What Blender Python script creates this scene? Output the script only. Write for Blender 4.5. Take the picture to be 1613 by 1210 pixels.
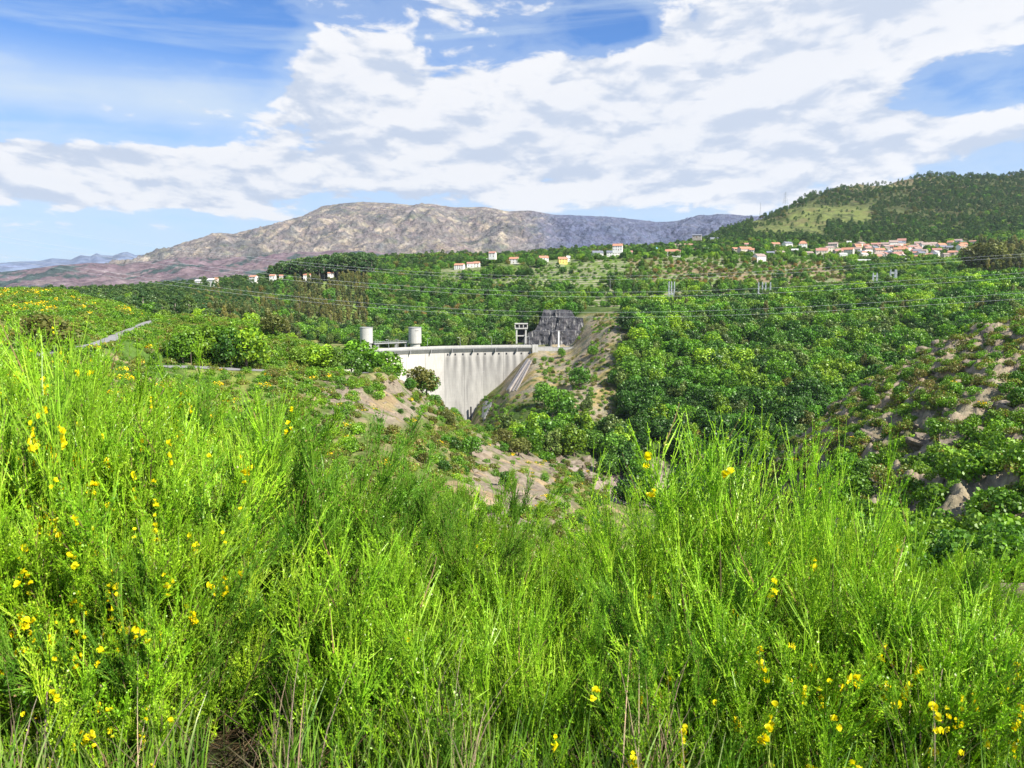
import bpy, math, random
import numpy as np
from mathutils import Vector, Matrix
R = math.radians
S = bpy.context.scene
C = S.collection
for o in list(bpy.data.objects): bpy.data.objects.remove(o, do_unlink=True)
random.seed(5); RNG = np.random.default_rng(7)

# ------------------------------------------------------------------ camera, sky, sun, exposure
CX, CY, F = 806.5, 605.0, 1218.0          # pixel centre and focal length of the 1613 x 1210 photograph
PITCH = math.atan(135/F)
SP, CP = math.sin(PITCH), math.cos(PITCH)
cam = bpy.data.objects.new('camera', bpy.data.cameras.new('camera')); C.objects.link(cam)
cam.rotation_euler = (math.pi/2-PITCH, 0, 0); cam.location = (0, 0, 0)
cam.data.lens = 36*F/1613; cam.data.sensor_width = 36; cam.data.clip_start = .1; cam.data.clip_end = 60000
cam.data.dof.use_dof = True; cam.data.dof.focus_distance = 60; cam.data.dof.aperture_fstop = 9.0
S.camera = cam
SUN_AZ, SUN_EL = R(128), R(44)             # clockwise from +Y (the view direction)
sd = Vector((math.sin(SUN_AZ)*math.cos(SUN_EL), math.cos(SUN_AZ)*math.cos(SUN_EL), math.sin(SUN_EL)))
sun = bpy.data.objects.new('sun', bpy.data.lights.new('sun', 'SUN')); C.objects.link(sun)
sun.data.energy = 5.0; sun.data.angle = R(.5); sun.data.color = (1, .95, .86)
sun.rotation_euler = (-sd).to_track_quat('-Z', 'Y').to_euler()
S.view_settings.view_transform = 'Standard'; S.view_settings.look = 'None'
S.view_settings.exposure = .80; S.view_settings.gamma = 1; S.view_settings.use_curve_mapping = False
S.render.engine = 'CYCLES'
cy = S.cycles
cy.use_denoising = True; cy.denoiser = 'OPENIMAGEDENOISE'; cy.denoising_prefilter = 'ACCURATE'; cy.adaptive_threshold = .006; cy.max_bounces = 6; cy.diffuse_bounces = 1; cy.glossy_bounces = 2
cy.transmission_bounces = 4; cy.transparent_max_bounces = 6; cy.volume_bounces = 0
cy.caustics_reflective = False; cy.caustics_refractive = False

class NT:
    """small helper round a node tree"""
    def __init__(s, tree): s.t = tree; s.n = tree.nodes; s.l = tree.links
    def put(s, inp, v):
        if v is None: return
        if isinstance(v, bpy.types.NodeSocket): s.l.new(v, inp)
        else:
            if hasattr(inp.default_value, '__len__'):
                v = tuple(v) if hasattr(v, '__len__') else (v,)*len(inp.default_value)
                if len(v) == 3 and len(inp.default_value) == 4: v = v+(1,)
            inp.default_value = v
    def node(s, ty, **kw):
        n = s.n.new(ty)
        for k, v in kw.items(): setattr(n, k, v)
        return n
    def m(s, op, a, b=None, c=None, clamp=False):
        n = s.node('ShaderNodeMath', operation=op, use_clamp=clamp)
        for i, v in enumerate((a, b, c)):
            if v is not None: s.put(n.inputs[i], v)
        return n.outputs[0]
    def vm(s, op, a, b=None):
        n = s.node('ShaderNodeVectorMath', operation=op); s.put(n.inputs[0], a)
        if b is not None: s.put(n.inputs[1], b)
        return n.outputs['Value'] if op in ('LENGTH', 'DOT_PRODUCT') else n.outputs[0]
    def mix(s, f, a, b, bt='MIX'):
        n = s.node('ShaderNodeMix', data_type='RGBA', blend_type=bt)
        s.put(n.inputs[0], f); s.put(n.inputs[6], a); s.put(n.inputs[7], b)
        return n.outputs[2]
    def noise(s, vec, scale, detail=4, rough=.5, dist=0, col=False):
        n = s.node('ShaderNodeTexNoise'); s.put(n.inputs['Vector'], vec)
        n.inputs['Scale'].default_value = scale; n.inputs['Detail'].default_value = detail
        n.inputs['Roughness'].default_value = rough; n.inputs['Distortion'].default_value = dist
        return n.outputs[1 if col else 0]
    def ramp(s, f, stops, interp='LINEAR'):
        n = s.node('ShaderNodeValToRGB'); n.color_ramp.interpolation = interp
        e = n.color_ramp.elements
        while len(e) < len(stops): e.new(.5)
        for k, (p, c) in enumerate(stops):
            e[k].position = p; e[k].color = tuple(c)+((1,) if len(c) == 3 else ()) if hasattr(c, '__len__') else (c, c, c, 1)
        s.put(n.inputs[0], f); return n.outputs[0]
    def rng(s, v, a, b, c=0, d=1, smooth=False):
        n = s.node('ShaderNodeMapRange'); n.interpolation_type = 'SMOOTHSTEP' if smooth else 'LINEAR'
        s.put(n.inputs[0], v)
        for i, x in enumerate((a, b, c, d)): n.inputs[i+1].default_value = x
        return n.outputs[0]
    def comb(s, x, y, z):
        n = s.node('ShaderNodeCombineXYZ')
        for i, v in enumerate((x, y, z)): s.put(n.inputs[i], v)
        return n.outputs[0]
    def sep(s, v):
        n = s.node('ShaderNodeSeparateXYZ'); s.put(n.inputs[0], v); return n.outputs

def azel(u, v):
    d = Vector(((u-CX)/F, CP+SP*(CY-v)/F, -SP+CP*(CY-v)/F)).normalized()
    return math.atan2(d.x, d.y), math.asin(d.z)

def build_world():
    w = bpy.data.worlds.new('World'); S.world = w; w.use_nodes = True
    t = NT(w.node_tree); t.n.clear()
    sky = t.node('ShaderNodeTexSky', sky_type='NISHITA', sun_disc=False, sun_elevation=SUN_EL, sun_rotation=SUN_AZ)
    sky.air_density = 1.0; sky.dust_density = .35; sky.ozone_density = 3.0; sky.altitude = 400
    tc = t.node('ShaderNodeTexCoord'); D = t.vm('NORMALIZE', tc.outputs['Generated'])
    x, y, z = t.sep(D)
    az = t.m('ARCTAN2', x, y); el = t.m('ARCSINE', z)
    # large scale cover: soft blobs (azimuth and elevation of sky areas), + adds cloud, - opens blue
    blobs = [(900, 180, 330, 90, .34), (560, 105, 110, 60, .26), (1230, 120, 250, 100, .30), (1400, 10, 230, 55, .34),
             (730, 5, 90, 30, .22), (1000, 265, 640, 62, .21), (100, 262, 260, 42, .20), (420, 265, 220, 50, .12), (230, 318, 330, 22, .10), (1450, 215, 200, 30, .16),
             (200, 45, 300, 60, -.26), (965, 45, 70, 34, -.42), (150, 205, 220, 20, -.26), (1490, 120, 140, 46, -.27), (420, 50, 90, 60, -.22), (1560, 200, 90, 60, -.1), (800, 352, 1200, 24, -.08)]
    base_n = []
    def dens(el_, hi):
        h = t.m('ADD', t.m('MAXIMUM', t.m('TANGENT', el_), 0), .17)
        sx = t.m('DIVIDE', az, h); sy = t.m('DIVIDE', 1.0, h)
        P = t.comb(t.m('MULTIPLY', sx, 1.15), t.m('MULTIPLY', sy, .95), .37)
        n1 = t.noise(P, 1.35, 9, .58, .15)
        Q = t.comb(t.m('MULTIPLY', az, 15), t.m('MULTIPLY', el_, 36), 1.7)
        n2 = t.noise(Q, 1.0, 7, .55, .4)
        acc = t.m('ADD', t.m('MULTIPLY', n1, .80), t.m('MULTIPLY', n2, .50))
        if not hi: return acc
        base_n.append(acc)
        for (u, v, su, sv, a) in blobs:
            a0, e0 = azel(u, v); wa = su/F; we = sv/F
            p = t.m('MULTIPLY', t.m('SUBTRACT', az, a0), 1/wa); q = t.m('MULTIPLY', t.m('SUBTRACT', el_, e0), 1/we)
            g = t.m('EXPONENT', t.m('MULTIPLY', t.m('MULTIPLY_ADD', p, p, t.m('MULTIPLY', q, q)), -1))
            acc = t.m('MULTIPLY_ADD', g, a, acc)
        return acc
    d0 = dens(el, True); d1 = dens(t.m('MULTIPLY_ADD', el, 1.06, .009), False)
    cov = t.rng(d0, .712, .792, 0, 1, True); thin = t.rng(d0, .52, .70, 0, 1, True)
    lit = t.rng(t.m('SUBTRACT', base_n[0], d1), -.10, .05, 0, 1, True)
    thick = t.rng(d0, .80, 1.15, 0, 1)
    ccol = t.mix(lit, (6.1, 6.9, 8.4), (9.9, 9.9, 10.1))
    ccol = t.mix(t.m('MULTIPLY', thick, .22), ccol, (7.4, 8.0, 9.2))
    vn = t.noise(t.comb(t.m('MULTIPLY', az, 2.2), t.m('MULTIPLY', t.m('ADD', el, t.m('MULTIPLY', az, -.04)), 26), 4.1), 1, 6, .6, .5)
    veil = t.m('MULTIPLY', t.rng(vn, .46, .74, 0, 1, True), .45)
    hz = t.rng(el, .02, .30, 1, 0, True)
    a0, e0 = azel(150, 145)
    fr_ = t.m('ADD', t.m('DIVIDE', t.m('SUBTRACT', el, e0), 40/F), t.m('MULTIPLY', t.m('SUBTRACT', vn, .5), 1.2))
    band = t.m('EXPONENT', t.m('MULTIPLY', t.m('MULTIPLY', fr_, fr_), -1))
    band = t.m('MULTIPLY', band, t.rng(az, azel(620, 150)[0], azel(300, 150)[0], 0, .62, True))
    fs = t.m('DIVIDE', t.m('SUBTRACT', el, azel(150, 118)[1]), 5/F); strk = t.m('MULTIPLY', t.m('EXPONENT', t.m('MULTIPLY', t.m('MULTIPLY', fs, fs), -1)), t.rng(az, azel(430, 118)[0], azel(150, 118)[0], 0, .45, True))
    skyc = t.mix(1.0, sky.outputs[0], (.70, 1.20, 1.78), 'MULTIPLY')
    c = t.mix(veil, skyc, (7.0, 8.2, 9.4))
    c = t.mix(t.m('MAXIMUM', band, strk), c, (7.2, 8.4, 9.6))
    c = t.mix(t.m('MULTIPLY', hz, .72), c, (7.0, 8.3, 9.6))
    c = t.mix(t.m('MULTIPLY', thin, .30), c, (7.4, 8.5, 9.6))
    c = t.mix(t.m('MULTIPLY', cov, .97), c, ccol)
    bg = t.node('ShaderNodeBackground'); t.put(bg.inputs[0], c); bg.inputs[1].default_value = .057
    out = t.node('ShaderNodeOutputWorld'); t.l.new(bg.outputs[0], out.inputs[0])
build_world()

# ------------------------------------------------------------------ helpers
def tag(o, label=None, cat=None, group=None, kind=None):
    if label: o['label'] = label
    if cat: o['category'] = cat
    if group: o['group'] = group
    if kind: o['kind'] = kind
    return o

def mesh_np(name, V, faces, mats=(), smooth=False, col=None):
    """faces: list of (n,k) index arrays"""
    me = bpy.data.meshes.new(name)
    V = np.asarray(V, np.float32).reshape(-1, 3)
    me.vertices.add(len(V)); me.vertices.foreach_set('co', V.ravel())
    tot = np.concatenate([np.full(len(f), f.shape[1], np.int32) for f in faces])
    idx = np.concatenate([np.asarray(f, np.int32).ravel() for f in faces])
    me.loops.add(len(idx)); me.loops.foreach_set('vertex_index', idx)
    st = np.concatenate([[0], np.cumsum(tot)[:-1]]).astype(np.int32)
    me.polygons.add(len(tot)); me.polygons.foreach_set('loop_start', st)
    me.polygons.foreach_set('use_smooth', np.full(len(tot), smooth))
    me.update(calc_edges=True)
    if col is not None:
        a = me.color_attributes.new('Col', 'FLOAT_COLOR', 'POINT')
        c = np.ones((len(V), 4), np.float32); c[:, :3] = col
        a.data.foreach_set('color', c.ravel())
    for m in mats: me.materials.append(m)
    return me

def obj(name, me, parent=None, loc=None):
    o = bpy.data.objects.new(name, me); C.objects.link(o)
    if parent: o.parent = parent
    if loc is not None: o.location = loc
    return o

def empty(name, loc, rz=0):
    o = bpy.data.objects.new(name, None); C.objects.link(o)
    o.location = loc; o.rotation_euler = (0, 0, rz); o.empty_display_size = 1
    return o

class MB:
    """collects simple solids into one mesh"""
    def __init__(s): s.V = []; s.Fq = []; s.n = 0
    def add(s, V, Fs):
        V = np.asarray(V, float).reshape(-1, 3); s.V.append(V)
        for f in Fs: s.Fq.append(tuple(i+s.n for i in f))
        s.n += len(V)
    def box(s, c, size, rz=0, M=None):
        x, y, z = [k/2 for k in size]
        P = np.array([(-x,-y,-z),(x,-y,-z),(x,y,-z),(-x,y,-z),(-x,-y,z),(x,-y,z),(x,y,z),(-x,y,z)])
        cz, sz = math.cos(rz), math.sin(rz)
        P = P @ np.array([[cz, sz, 0], [-sz, cz, 0], [0, 0, 1]]) + np.array(c)
        s.add(P, [(0,3,2,1),(4,5,6,7),(0,1,5,4),(1,2,6,5),(2,3,7,6),(3,0,4,7)])
    def tube(s, pts, r, k=6, cap=True):
        pts = [np.array(p, float) for p in pts]; n = len(pts)
        rs = r if hasattr(r, '__len__') else [r]*n
        V = []
        for i, p in enumerate(pts):
            d = pts[min(i+1, n-1)]-pts[max(i-1, 0)]; d /= max(np.linalg.norm(d), 1e-9)
            a = np.cross(d, (0, 0, 1)) if abs(d[2]) < .9 else np.cross(d, (1, 0, 0)); a /= np.linalg.norm(a); b = np.cross(d, a)
            for j in range(k):
                t = 2*math.pi*j/k; V.append(p+rs[i]*(a*math.cos(t)+b*math.sin(t)))
        Fs = [(i*k+j, i*k+(j+1) % k, (i+1)*k+(j+1) % k, (i+1)*k+j) for i in range(n-1) for j in range(k)]
        if cap: Fs += [tuple(range(k))[::-1], tuple((n-1)*k+j for j in range(k))]
        s.add(V, Fs)
    def lathe(s, prof, k=32, c=(0, 0, 0)):
        V = [(c[0]+r*math.cos(2*math.pi*j/k), c[1]+r*math.sin(2*math.pi*j/k), c[2]+z) for r, z in prof for j in range(k)]
        n = len(prof)
        Fs = [(i*k+j, i*k+(j+1) % k, (i+1)*k+(j+1) % k, (i+1)*k+j) for i in range(n-1) for j in range(k)]
        Fs += [tuple(range(k))[::-1], tuple((n-1)*k+j for j in range(k))]
        s.add(V, Fs)
    def mesh(s, name, mat, smooth=False):
        me = bpy.data.meshes.new(name); me.from_pydata(np.concatenate(s.V).tolist(), [], s.Fq)
        if smooth: me.polygons.foreach_set('use_smooth', [True]*len(me.polygons))
        me.materials.append(mat); me.update(); return me
    def obj(s, name, mat, parent=None, smooth=False): return obj(name, s.mesh(name, mat, smooth), parent)

# numpy gradient noise
_perm = np.random.default_rng(11).permutation(4096).astype(np.int64)
_g2 = np.stack([np.cos(np.arange(4096)*2.399963), np.sin(np.arange(4096)*2.399963)], 1)
def perlin(x, y, seed=0):
    xi = np.floor(x).astype(np.int64); yi = np.floor(y).astype(np.int64); xf = x-xi; yf = y-yi
    def g(i, j):
        h = _perm[(_perm[(xi+i+seed*131) & 4095]+yi+j) & 4095]
        return _g2[h, 0]*(xf-i)+_g2[h, 1]*(yf-j)
    u = xf**3*(xf*(xf*6-15)+10); v = yf**3*(yf*(yf*6-15)+10)
    return ((g(0, 0)*(1-u)+g(1, 0)*u)*(1-v)+(g(0, 1)*(1-u)+g(1, 1)*u)*v)*1.5
def fbm(x, y, scale, octv=5, seed=0, gain=.5, ridged=False):
    s = 0; a = 1; tot = 0; f = 1/scale
    for k in range(octv):
        n = perlin(x*f+17.3*k, y*f-9.1*k, seed+k)
        if ridged: n = 1-2*np.abs(n)
        s = s+a*n; tot += a; a *= gain; f *= 2.03
    return s/tot
def smooth01(x, a, b):
    t = np.clip((x-a)/(b-a), 0, 1); return t*t*(3-2*t)
def elev(v):  # tangent of elevation of a pixel row
    b = (CY-np.asarray(v, float))/F
    return (-SP+CP*b)/(CP+SP*b)
def ray(u, v):
    a = (u-CX)/F; b = (CY-v)/F; y = CP+SP*b
    return a/y, (-SP+CP*b)/y                      # x/y, z/y
def pt(u, v, Y):
    a, e = ray(u, v); return Vector((a*Y, Y, e*Y))
def proj(x, y, z):
    d = CP*y-SP*z; q = SP*y+CP*z
    return CX+F*x/d, CY-F*q/d
# ------------------------------------------------------------------ materials
def new_mat(name):
    m = bpy.data.materials.new(name); m.use_nodes = True
    t = NT(m.node_tree); t.n.clear()
    out = t.node('ShaderNodeOutputMaterial')
    return m, t, out
def pbsdf(t, out, col, rough=.8, bump=None, bstr=.3, bdist=.1, spec=.3, metal=0):
    b = t.node('ShaderNodeBsdfPrincipled'); t.put(b.inputs['Base Color'], col); t.put(b.inputs['Roughness'], rough)
    b.inputs['Specular IOR Level'].default_value = spec; b.inputs['Metallic'].default_value = metal
    if bump is not None:
        n = t.node('ShaderNodeBump'); n.inputs['Strength'].default_value = bstr; n.inputs['Distance'].default_value = bdist
        t.put(n.inputs['Height'], bump); t.l.new(n.outputs[0], b.inputs['Normal'])
    t.l.new(b.outputs[0], out.inputs[0]); return b
def pos(t): return t.node('ShaderNodeNewGeometry').outputs['Position']
def attr(t, name='Col'): return t.node('ShaderNodeAttribute', attribute_name=name).outputs[0]

def ground_mat(name, s1, s2, bd, bs=.6):
    """vertex colour broken up by grit of two sizes; bump in metres"""
    m, t, out = new_mat(name); P = pos(t); c = attr(t)
    n1 = t.noise(P, s1, 5, .65); n2 = t.noise(P, s2, 4, .6)
    k = t.m('MULTIPLY', t.rng(n1, .3, .7, .62, 1.38), t.rng(n2, .3, .7, .8, 1.2))
    hue = t.noise(P, s1*.35, 3, .6, col=True)
    c = t.mix(1.0, c, t.mix(.12, (1, 1, 1), t.vm('MULTIPLY', hue, (2, 2, 2))), 'MULTIPLY')
    c = t.mix(1.0, c, t.comb(k, k, k), 'MULTIPLY')
    pbsdf(t, out, c, .95, t.m('ADD', n1, t.m('MULTIPLY', n2, 1.5)), bs, bd, .1)
    return m
MAT_GROUND = ground_mat('ground_soil', .55, .09, 1.2)

def flat_mat(name, col, rough=.8, var=.12, scale=3., spec=.3, bump=.02, metal=0):
    m, t, out = new_mat(name); P = t.node('ShaderNodeTexCoord').outputs['Object']
    n = t.noise(P, scale, 5, .6)
    k = t.rng(n, .3, .7, 1-var, 1+var)
    c = t.mix(1.0, tuple(col), t.comb(k, k, k), 'MULTIPLY')
    pbsdf(t, out, c, rough, n, .3, bump, spec, metal); return m

# ------------------------------------------------------------------ terrain: depth layers given as u:(distance, pixel row)
LAY = [
 {-500:(90,760),0:(110,690),100:(110,690),300:(130,690),400:(125,760),480:(120,820),560:(118,850),740:(112,880),900:(130,900),1050:(140,960),1200:(150,930),1400:(130,900),1613:(105,900),2100:(90,900)},
 {-500:(170,570),0:(180,562),100:(190,558),200:(215,562),285:(225,580),400:(240,581),560:(270,585),620:(300,594),650:(330,606),680:(370,625),710:(410,648),740:(450,668),800:(440,697),850:(400,722),900:(380,748),930:(360,770),1000:(340,812),1100:(330,825),1190:(300,775),1215:(310,745),1270:(320,692),1340:(330,626),1400:(335,590),1480:(335,552),1540:(335,532),1613:(335,512),2100:(340,430)},
 {-500:(300,455),0:(330,460),60:(330,459),120:(325,463),200:(310,482),225:(303,497),250:(296,501),300:(285,500),350:(285,503),400:(285,514),450:(285,535),500:(285,550),560:(300,584),620:(345,650),680:(430,690),740:(520,690),800:(480,710),850:(450,745),900:(430,765),960:(420,790),1050:(420,800),1130:(420,810),1200:(420,800),1270:(420,780),1340:(430,760),1400:(430,740),1613:(430,700),2100:(430,640)},
 {-500:(420,500),0:(420,505),200:(420,512),300:(400,515),400:(400,525),480:(400,555),560:(450,650),620:(520,668),680:(580,700),730:(615,700),745:(628,680),765:(628,668),800:(560,655),850:(540,655),900:(520,665),960:(520,690),1050:(520,690),1130:(520,680),1200:(520,670),1300:(530,650),1400:(550,610),1613:(560,580),2100:(560,540)},
 {-500:(560,500),0:(560,500),200:(560,497),300:(540,505),400:(520,525),480:(520,570),540:(600,640),560:(652,655),620:(690,674),680:(710,694),730:(722,690),742:(724,660),750:(725,638),770:(728,618),790:(730,603),819:(733,571),839:(735,552),850:(737,552),870:(738,555),900:(728,550),930:(705,532),960:(690,517),1000:(680,522),1050:(680,535),1130:(680,540),1200:(680,545),1300:(680,540),1400:(700,525),1500:(700,505),1613:(700,490),2100:(700,450)},
 {-500:(700,490),0:(700,490),200:(700,482),300:(680,490),400:(660,520),480:(660,548),560:(674,558),620:(700,557),680:(719,555),740:(733,554),800:(742,552),850:(752,550),900:(755,549),930:(740,522),960:(740,502),1050:(750,505),1200:(760,505),1400:(780,490),1613:(780,470),2100:(780,430)},
 {-500:(820,480),0:(820,480),200:(820,473),300:(820,478),400:(820,500),480:(820,530),560:(820,540),620:(820,542),740:(830,542),800:(830,540),835:(815,520),850:(800,505),870:(796,495),910:(796,493),940:(800,490),1050:(830,490),1200:(830,488),1400:(860,465),1613:(860,450),2100:(860,420)},
 {-500:(1000,470),0:(1000,472),150:(1000,466),300:(1000,468),400:(960,482),480:(950,502),560:(950,506),680:(950,502),800:(950,494),860:(950,484),960:(950,481),1050:(950,481),1200:(950,480),1300:(980,470),1400:(1000,450),1500:(1000,438),1613:(1000,425),2100:(1000,400)},
 {-500:(1300,475),0:(1300,475),150:(1300,468),300:(1250,454),400:(1200,446),480:(1200,441),560:(1200,439),680:(1200,431),800:(1200,421),880:(1200,415),960:(1200,411),1050:(1200,409),1150:(1200,409),1250:(1200,412),1350:(1220,415),1450:(1220,415),1550:(1220,409),1613:(1200,400),2100:(1200,380)},
 {-500:(1600,480),0:(1600,480),300:(1500,454),400:(1450,440),480:(1450,434),560:(1450,418),640:(1500,408),720:(1500,403),800:(1500,405),850:(1500,401),950:(1500,395),1050:(1500,390),1150:(1500,385),1250:(1550,387),1400:(1550,388),1500:(1550,384),1613:(1500,372),2100:(1500,350)},
 {-500:(2000,500),0:(2000,500),480:(1900,460),560:(1900,440),900:(1900,420),1050:(1900,405),1100:(1900,388),1150:(1900,368),1200:(1900,362),1300:(1900,358),1400:(1900,355),1500:(1900,350),1613:(1900,345),2100:(1900,320)},
 {-500:(2600,500),0:(2600,500),900:(2600,470),1050:(2500,420),1100:(2500,386),1120:(2500,374),1150:(2500,360),1180:(2500,348),1230:(2500,328),1265:(2550,314),1300:(2600,299),1330:(2600,289),1400:(2600,284),1450:(2600,277),1500:(2600,279),1560:(2600,279),1613:(2600,274),2100:(2600,250)},
 {-500:(3400,560),2100:(3400,540)},
]
NC, s_lo, s_hi = 820, -1.02, 1.02
SV = np.linspace(s_lo, s_hi, NC)
YV = np.concatenate([np.linspace(-1.9, 9, 40)[:-1], np.geomspace(9, 100, 70)[:-1], np.geomspace(100, 1300, 620)[:-1], np.geomspace(1300, 3400, 190)])
NR = len(YV); OFF = 3.0
uc = CX+F*SV
def lay(L, u):
    k = sorted(L); return (np.interp(u, k, [L[i][0] for i in k]), np.interp(u, k, [L[i][1] for i in k]))
macro = np.zeros((NR, NC))
LY = np.array([lay(L, uc)[0] for L in LAY]); LE = np.array([elev(lay(L, uc)[1]) for L in LAY])
for j in range(NC):
    left = smooth01(uc[j], 700, 0); s = SV[j]
    ys = [-2, 1.5, 3, 6, 12, 35]; zs = [-1.5, -1.62, -1.85+.1*left, -2.7+.9*left, -5.2+1.9*left, -15+3*left]
    ys = np.concatenate([ys, LY[:, j]]); zs = np.concatenate([zs, LE[:, j]*LY[:, j]])
    macro[:, j] = np.interp(YV, ys, zs)
def blur(a, n, ax):
    k = np.hanning(n+2)[1:-1]; k /= k.sum(); p = n//2
    a = np.pad(a, [(p, p) if i == ax else (0, 0) for i in (0, 1)], mode='edge')
    return np.apply_along_axis(lambda r: np.convolve(r, k, 'valid'), ax, a)
far = smooth01(YV, 60, 140)[:, None]
sm = blur(blur(macro, 9, 0), 13, 1)
sharp = blur(blur(macro, 3, 0), 5, 1)
UG = uc[None, :]+0*YV[:, None]; YG = YV[:, None]+0*uc[None, :]
damz = ((UG > 540) & (UG < 930) & (YG > 560) & (YG < 800)).astype(float); damz = blur(blur(damz, 15, 0), 15, 1)
macro = sm*(1-damz)+sharp*damz
GX = SV[None, :]*(YG+OFF); GY = YG
# roads as world polylines (pixel, distance)
def zmac(x, y, tab=None):
    tab = macro if tab is None else tab
    x = np.asarray(x, float); y = np.asarray(y, float)
    j = (x/(y+OFF)-s_lo)/(s_hi-s_lo)*(NC-1); i = np.interp(y, YV, np.arange(NR))
    j = np.clip(j, 0, NC-1.001); i = np.clip(i, 0, NR-1.001); i0 = i.astype(int); j0 = j.astype(int); fi = i-i0; fj = j-j0
    return (tab[i0, j0]*(1-fi)*(1-fj)+tab[i0+1, j0]*fi*(1-fj)+tab[i0, j0+1]*(1-fi)*fj+tab[i0+1, j0+1]*fi*fj)
def xat(u, Y): return (u-CX)/F*Y*1.0
ROADS = [  # (points as (u, Y), width)
 ([(-60,168),(40,182),(120,205),(165,228),(200,256),(232,282),(262,300),(290,318)], 5.0),
 ([(255,222),(300,228),(380,236),(460,247),(520,258),(560,270),(572,284)], 12),
 ([(572,284),(560,305),(556,330),(565,372),(590,440),(605,520)], 6.5),
 ([(990,905),(1100,900),(1200,895),(1290,905)], 8.0),
 ([(640,1195),(760,1190),(870,1200),(960,1195),(1080,1200),(1250,1205)], 5.0),
 ([(690,850),(740,842),(800,838),(850,815)], 7.0),
]
roadw = [[(xat(u, Y), Y) for u, Y in p] for p, w in ROADS]
def dist_road(x, y):
    d = np.full(x.shape, 1e9)
    for (p, (_, w)) in zip(roadw, ROADS):
        for (x0, y0), (x1, y1) in zip(p[:-1], p[1:]):
            dx, dy = x1-x0, y1-y0; t = np.clip(((x-x0)*dx+(y-y0)*dy)/(dx*dx+dy*dy), 0, 1)
            d = np.minimum(d, np.hypot(x-x0-t*dx, y-y0-t*dy)-w/2)
    return d
DR = dist_road(GX, GY)
quiet = smooth01(DR, .5, 9)
for (p, (_, w)) in zip(roadw, ROADS):
    q = []
    for (x0, y0), (x1, y1) in zip(p[:-1], p[1:]):
        k = max(2, int(math.hypot(x1-x0, y1-y0)/2)); q += [(x0+(x1-x0)*i/k, y0+(y1-y0)*i/k) for i in range(k)]
    q = np.array(q); zq = zmac(q[:, 0], q[:, 1]); kk = min(15, len(zq)//2*2-1)
    zq = np.convolve(np.pad(zq, kk//2, mode='edge'), np.ones(kk)/kk, 'valid')
    lo, hi = q[:, 1].min()-14, q[:, 1].max()+14
    ii, jj = np.nonzero((DR < 12) & (GY > lo) & (GY < hi) & (GX > q[:, 0].min()-14) & (GX < q[:, 0].max()+14))
    for a in range(0, len(ii), 4000):
        i, j = ii[a:a+4000], jj[a:a+4000]
        d = np.hypot(GX[i, j][:, None]-q[:, 0], GY[i, j][:, None]-q[:, 1]); m = d.argmin(1); d = d.min(1)-w/2
        f = 1-smooth01(d, 1.0, 9); macro[i, j] = macro[i, j]*(1-f)+zq[m]*f
_,VG = proj(GX, GY, macro)
UG = proj(GX, GY, macro)[0]
_wu = UG+22*fbm(GX, GY, 24, 4, 81); _wv = VG+16*fbm(GX, GY, 24, 4, 91)
def box(u0, u1, v0, v1, s=12):
    UG, VG = _wu, _wv
    return smooth01(UG, u0-s, u0+s)*(1-smooth01(UG, u1-s, u1+s))*smooth01(VG, v0-s, v0+s)*(1-smooth01(VG, v1-s, v1+s))
def rngY(a, b, s=15): return smooth01(YG, a-s, a+s)*(1-smooth01(YG, b-s, b+s))
amp = np.interp(YV, [0, 8, 60, 150, 330, 700, 1200, 2600], [.05, .12, 1.2, 2.4, 3.2, 4.5, 4, 14])[:, None]
rug = fbm(GX, GY, 42, 6, 3, .52)
rid = fbm(GX, GY, 26, 5, 9, .55, True)
rocky = np.clip(rngY(110, 420)*(UG > 480)*(UG < 960)+rngY(120, 400)*(UG > 1150), 0, 1)
rid2 = fbm(GX, GY, 11, 4, 19, .55, True); led = fbm(GX, GY, 60, 3, 29)
spurm = rngY(90, 400)*smooth01(UG, 1170, 1230)
disp = amp*rug+amp*.55*rocky*(rid-.2)+rocky*.8*(rid2-.2)+spurm*(5.5*(rid-.1)+2.2*(rid2-.1)+5*led)
big = fbm(GX, GY, 260, 4, 21)
disp += np.interp(YV, [900, 1900, 2600], [0, 14, 30])[:, None]*big*(YG > 900)
disp += fbm(GX, GY, 5.5, 3, 33)*.45*smooth01(YG, 60, 120)
disp *= np.clip(quiet+.04, 0, 1)*(1-.85*damz*(UG < 860))
ZG = macro+disp
def zg(x, y): return zmac(x, y, ZG)
def grid_faces(nr, nc):
    i = np.arange(nr-1)[:, None]*nc+np.arange(nc-1)[None, :]
    return np.stack([i, i+1, i+nc+1, i+nc], -1).reshape(-1, 4)
# colours (albedo)
def blend(a, b, w): return a*(1-w[..., None])+np.array(b)*w[..., None]
n1 = fbm(GX, GY, 30, 5, 41); n2 = fbm(GX, GY, 9, 4, 51); n3 = fbm(GX, GY, 90, 4, 61)
col = np.zeros((NR, NC, 3))+np.array([.08, .14, .025])
col = blend(col, (.19, .22, .05), smooth01(n1, -.1, .3))
col = blend(col, (.30, .24, .12), smooth01(n2+.5*n3, .12, .4)*.8)
# near: dark litter and grass under the broom
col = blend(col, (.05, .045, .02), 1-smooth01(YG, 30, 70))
# left bank slope with scree
D = rngY(70, 470)*smooth01(UG, 430, 500)*(1-smooth01(UG, 960, 1010))
col = blend(col, (.115, .15, .035), D*.85)
col = blend(col, (.28, .23, .11), D*smooth01(n2+n1*.8, -.05, .35)*.75)
scree = np.clip(box(510, 650, 598, 668, 10)+box(735, 900, 690, 840, 14)+box(640, 735, 600, 660, 10)*.8, 0, 1)*rngY(100, 470)
col = blend(col, (.26, .21, .15), scree*smooth01(n2*1.2+rid*.4, -.28, .1))
col = blend(col, (.33, .245, .13), D*smooth01(fbm(GX, GY, 16, 4, 71), .16, .34)*.9)
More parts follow.
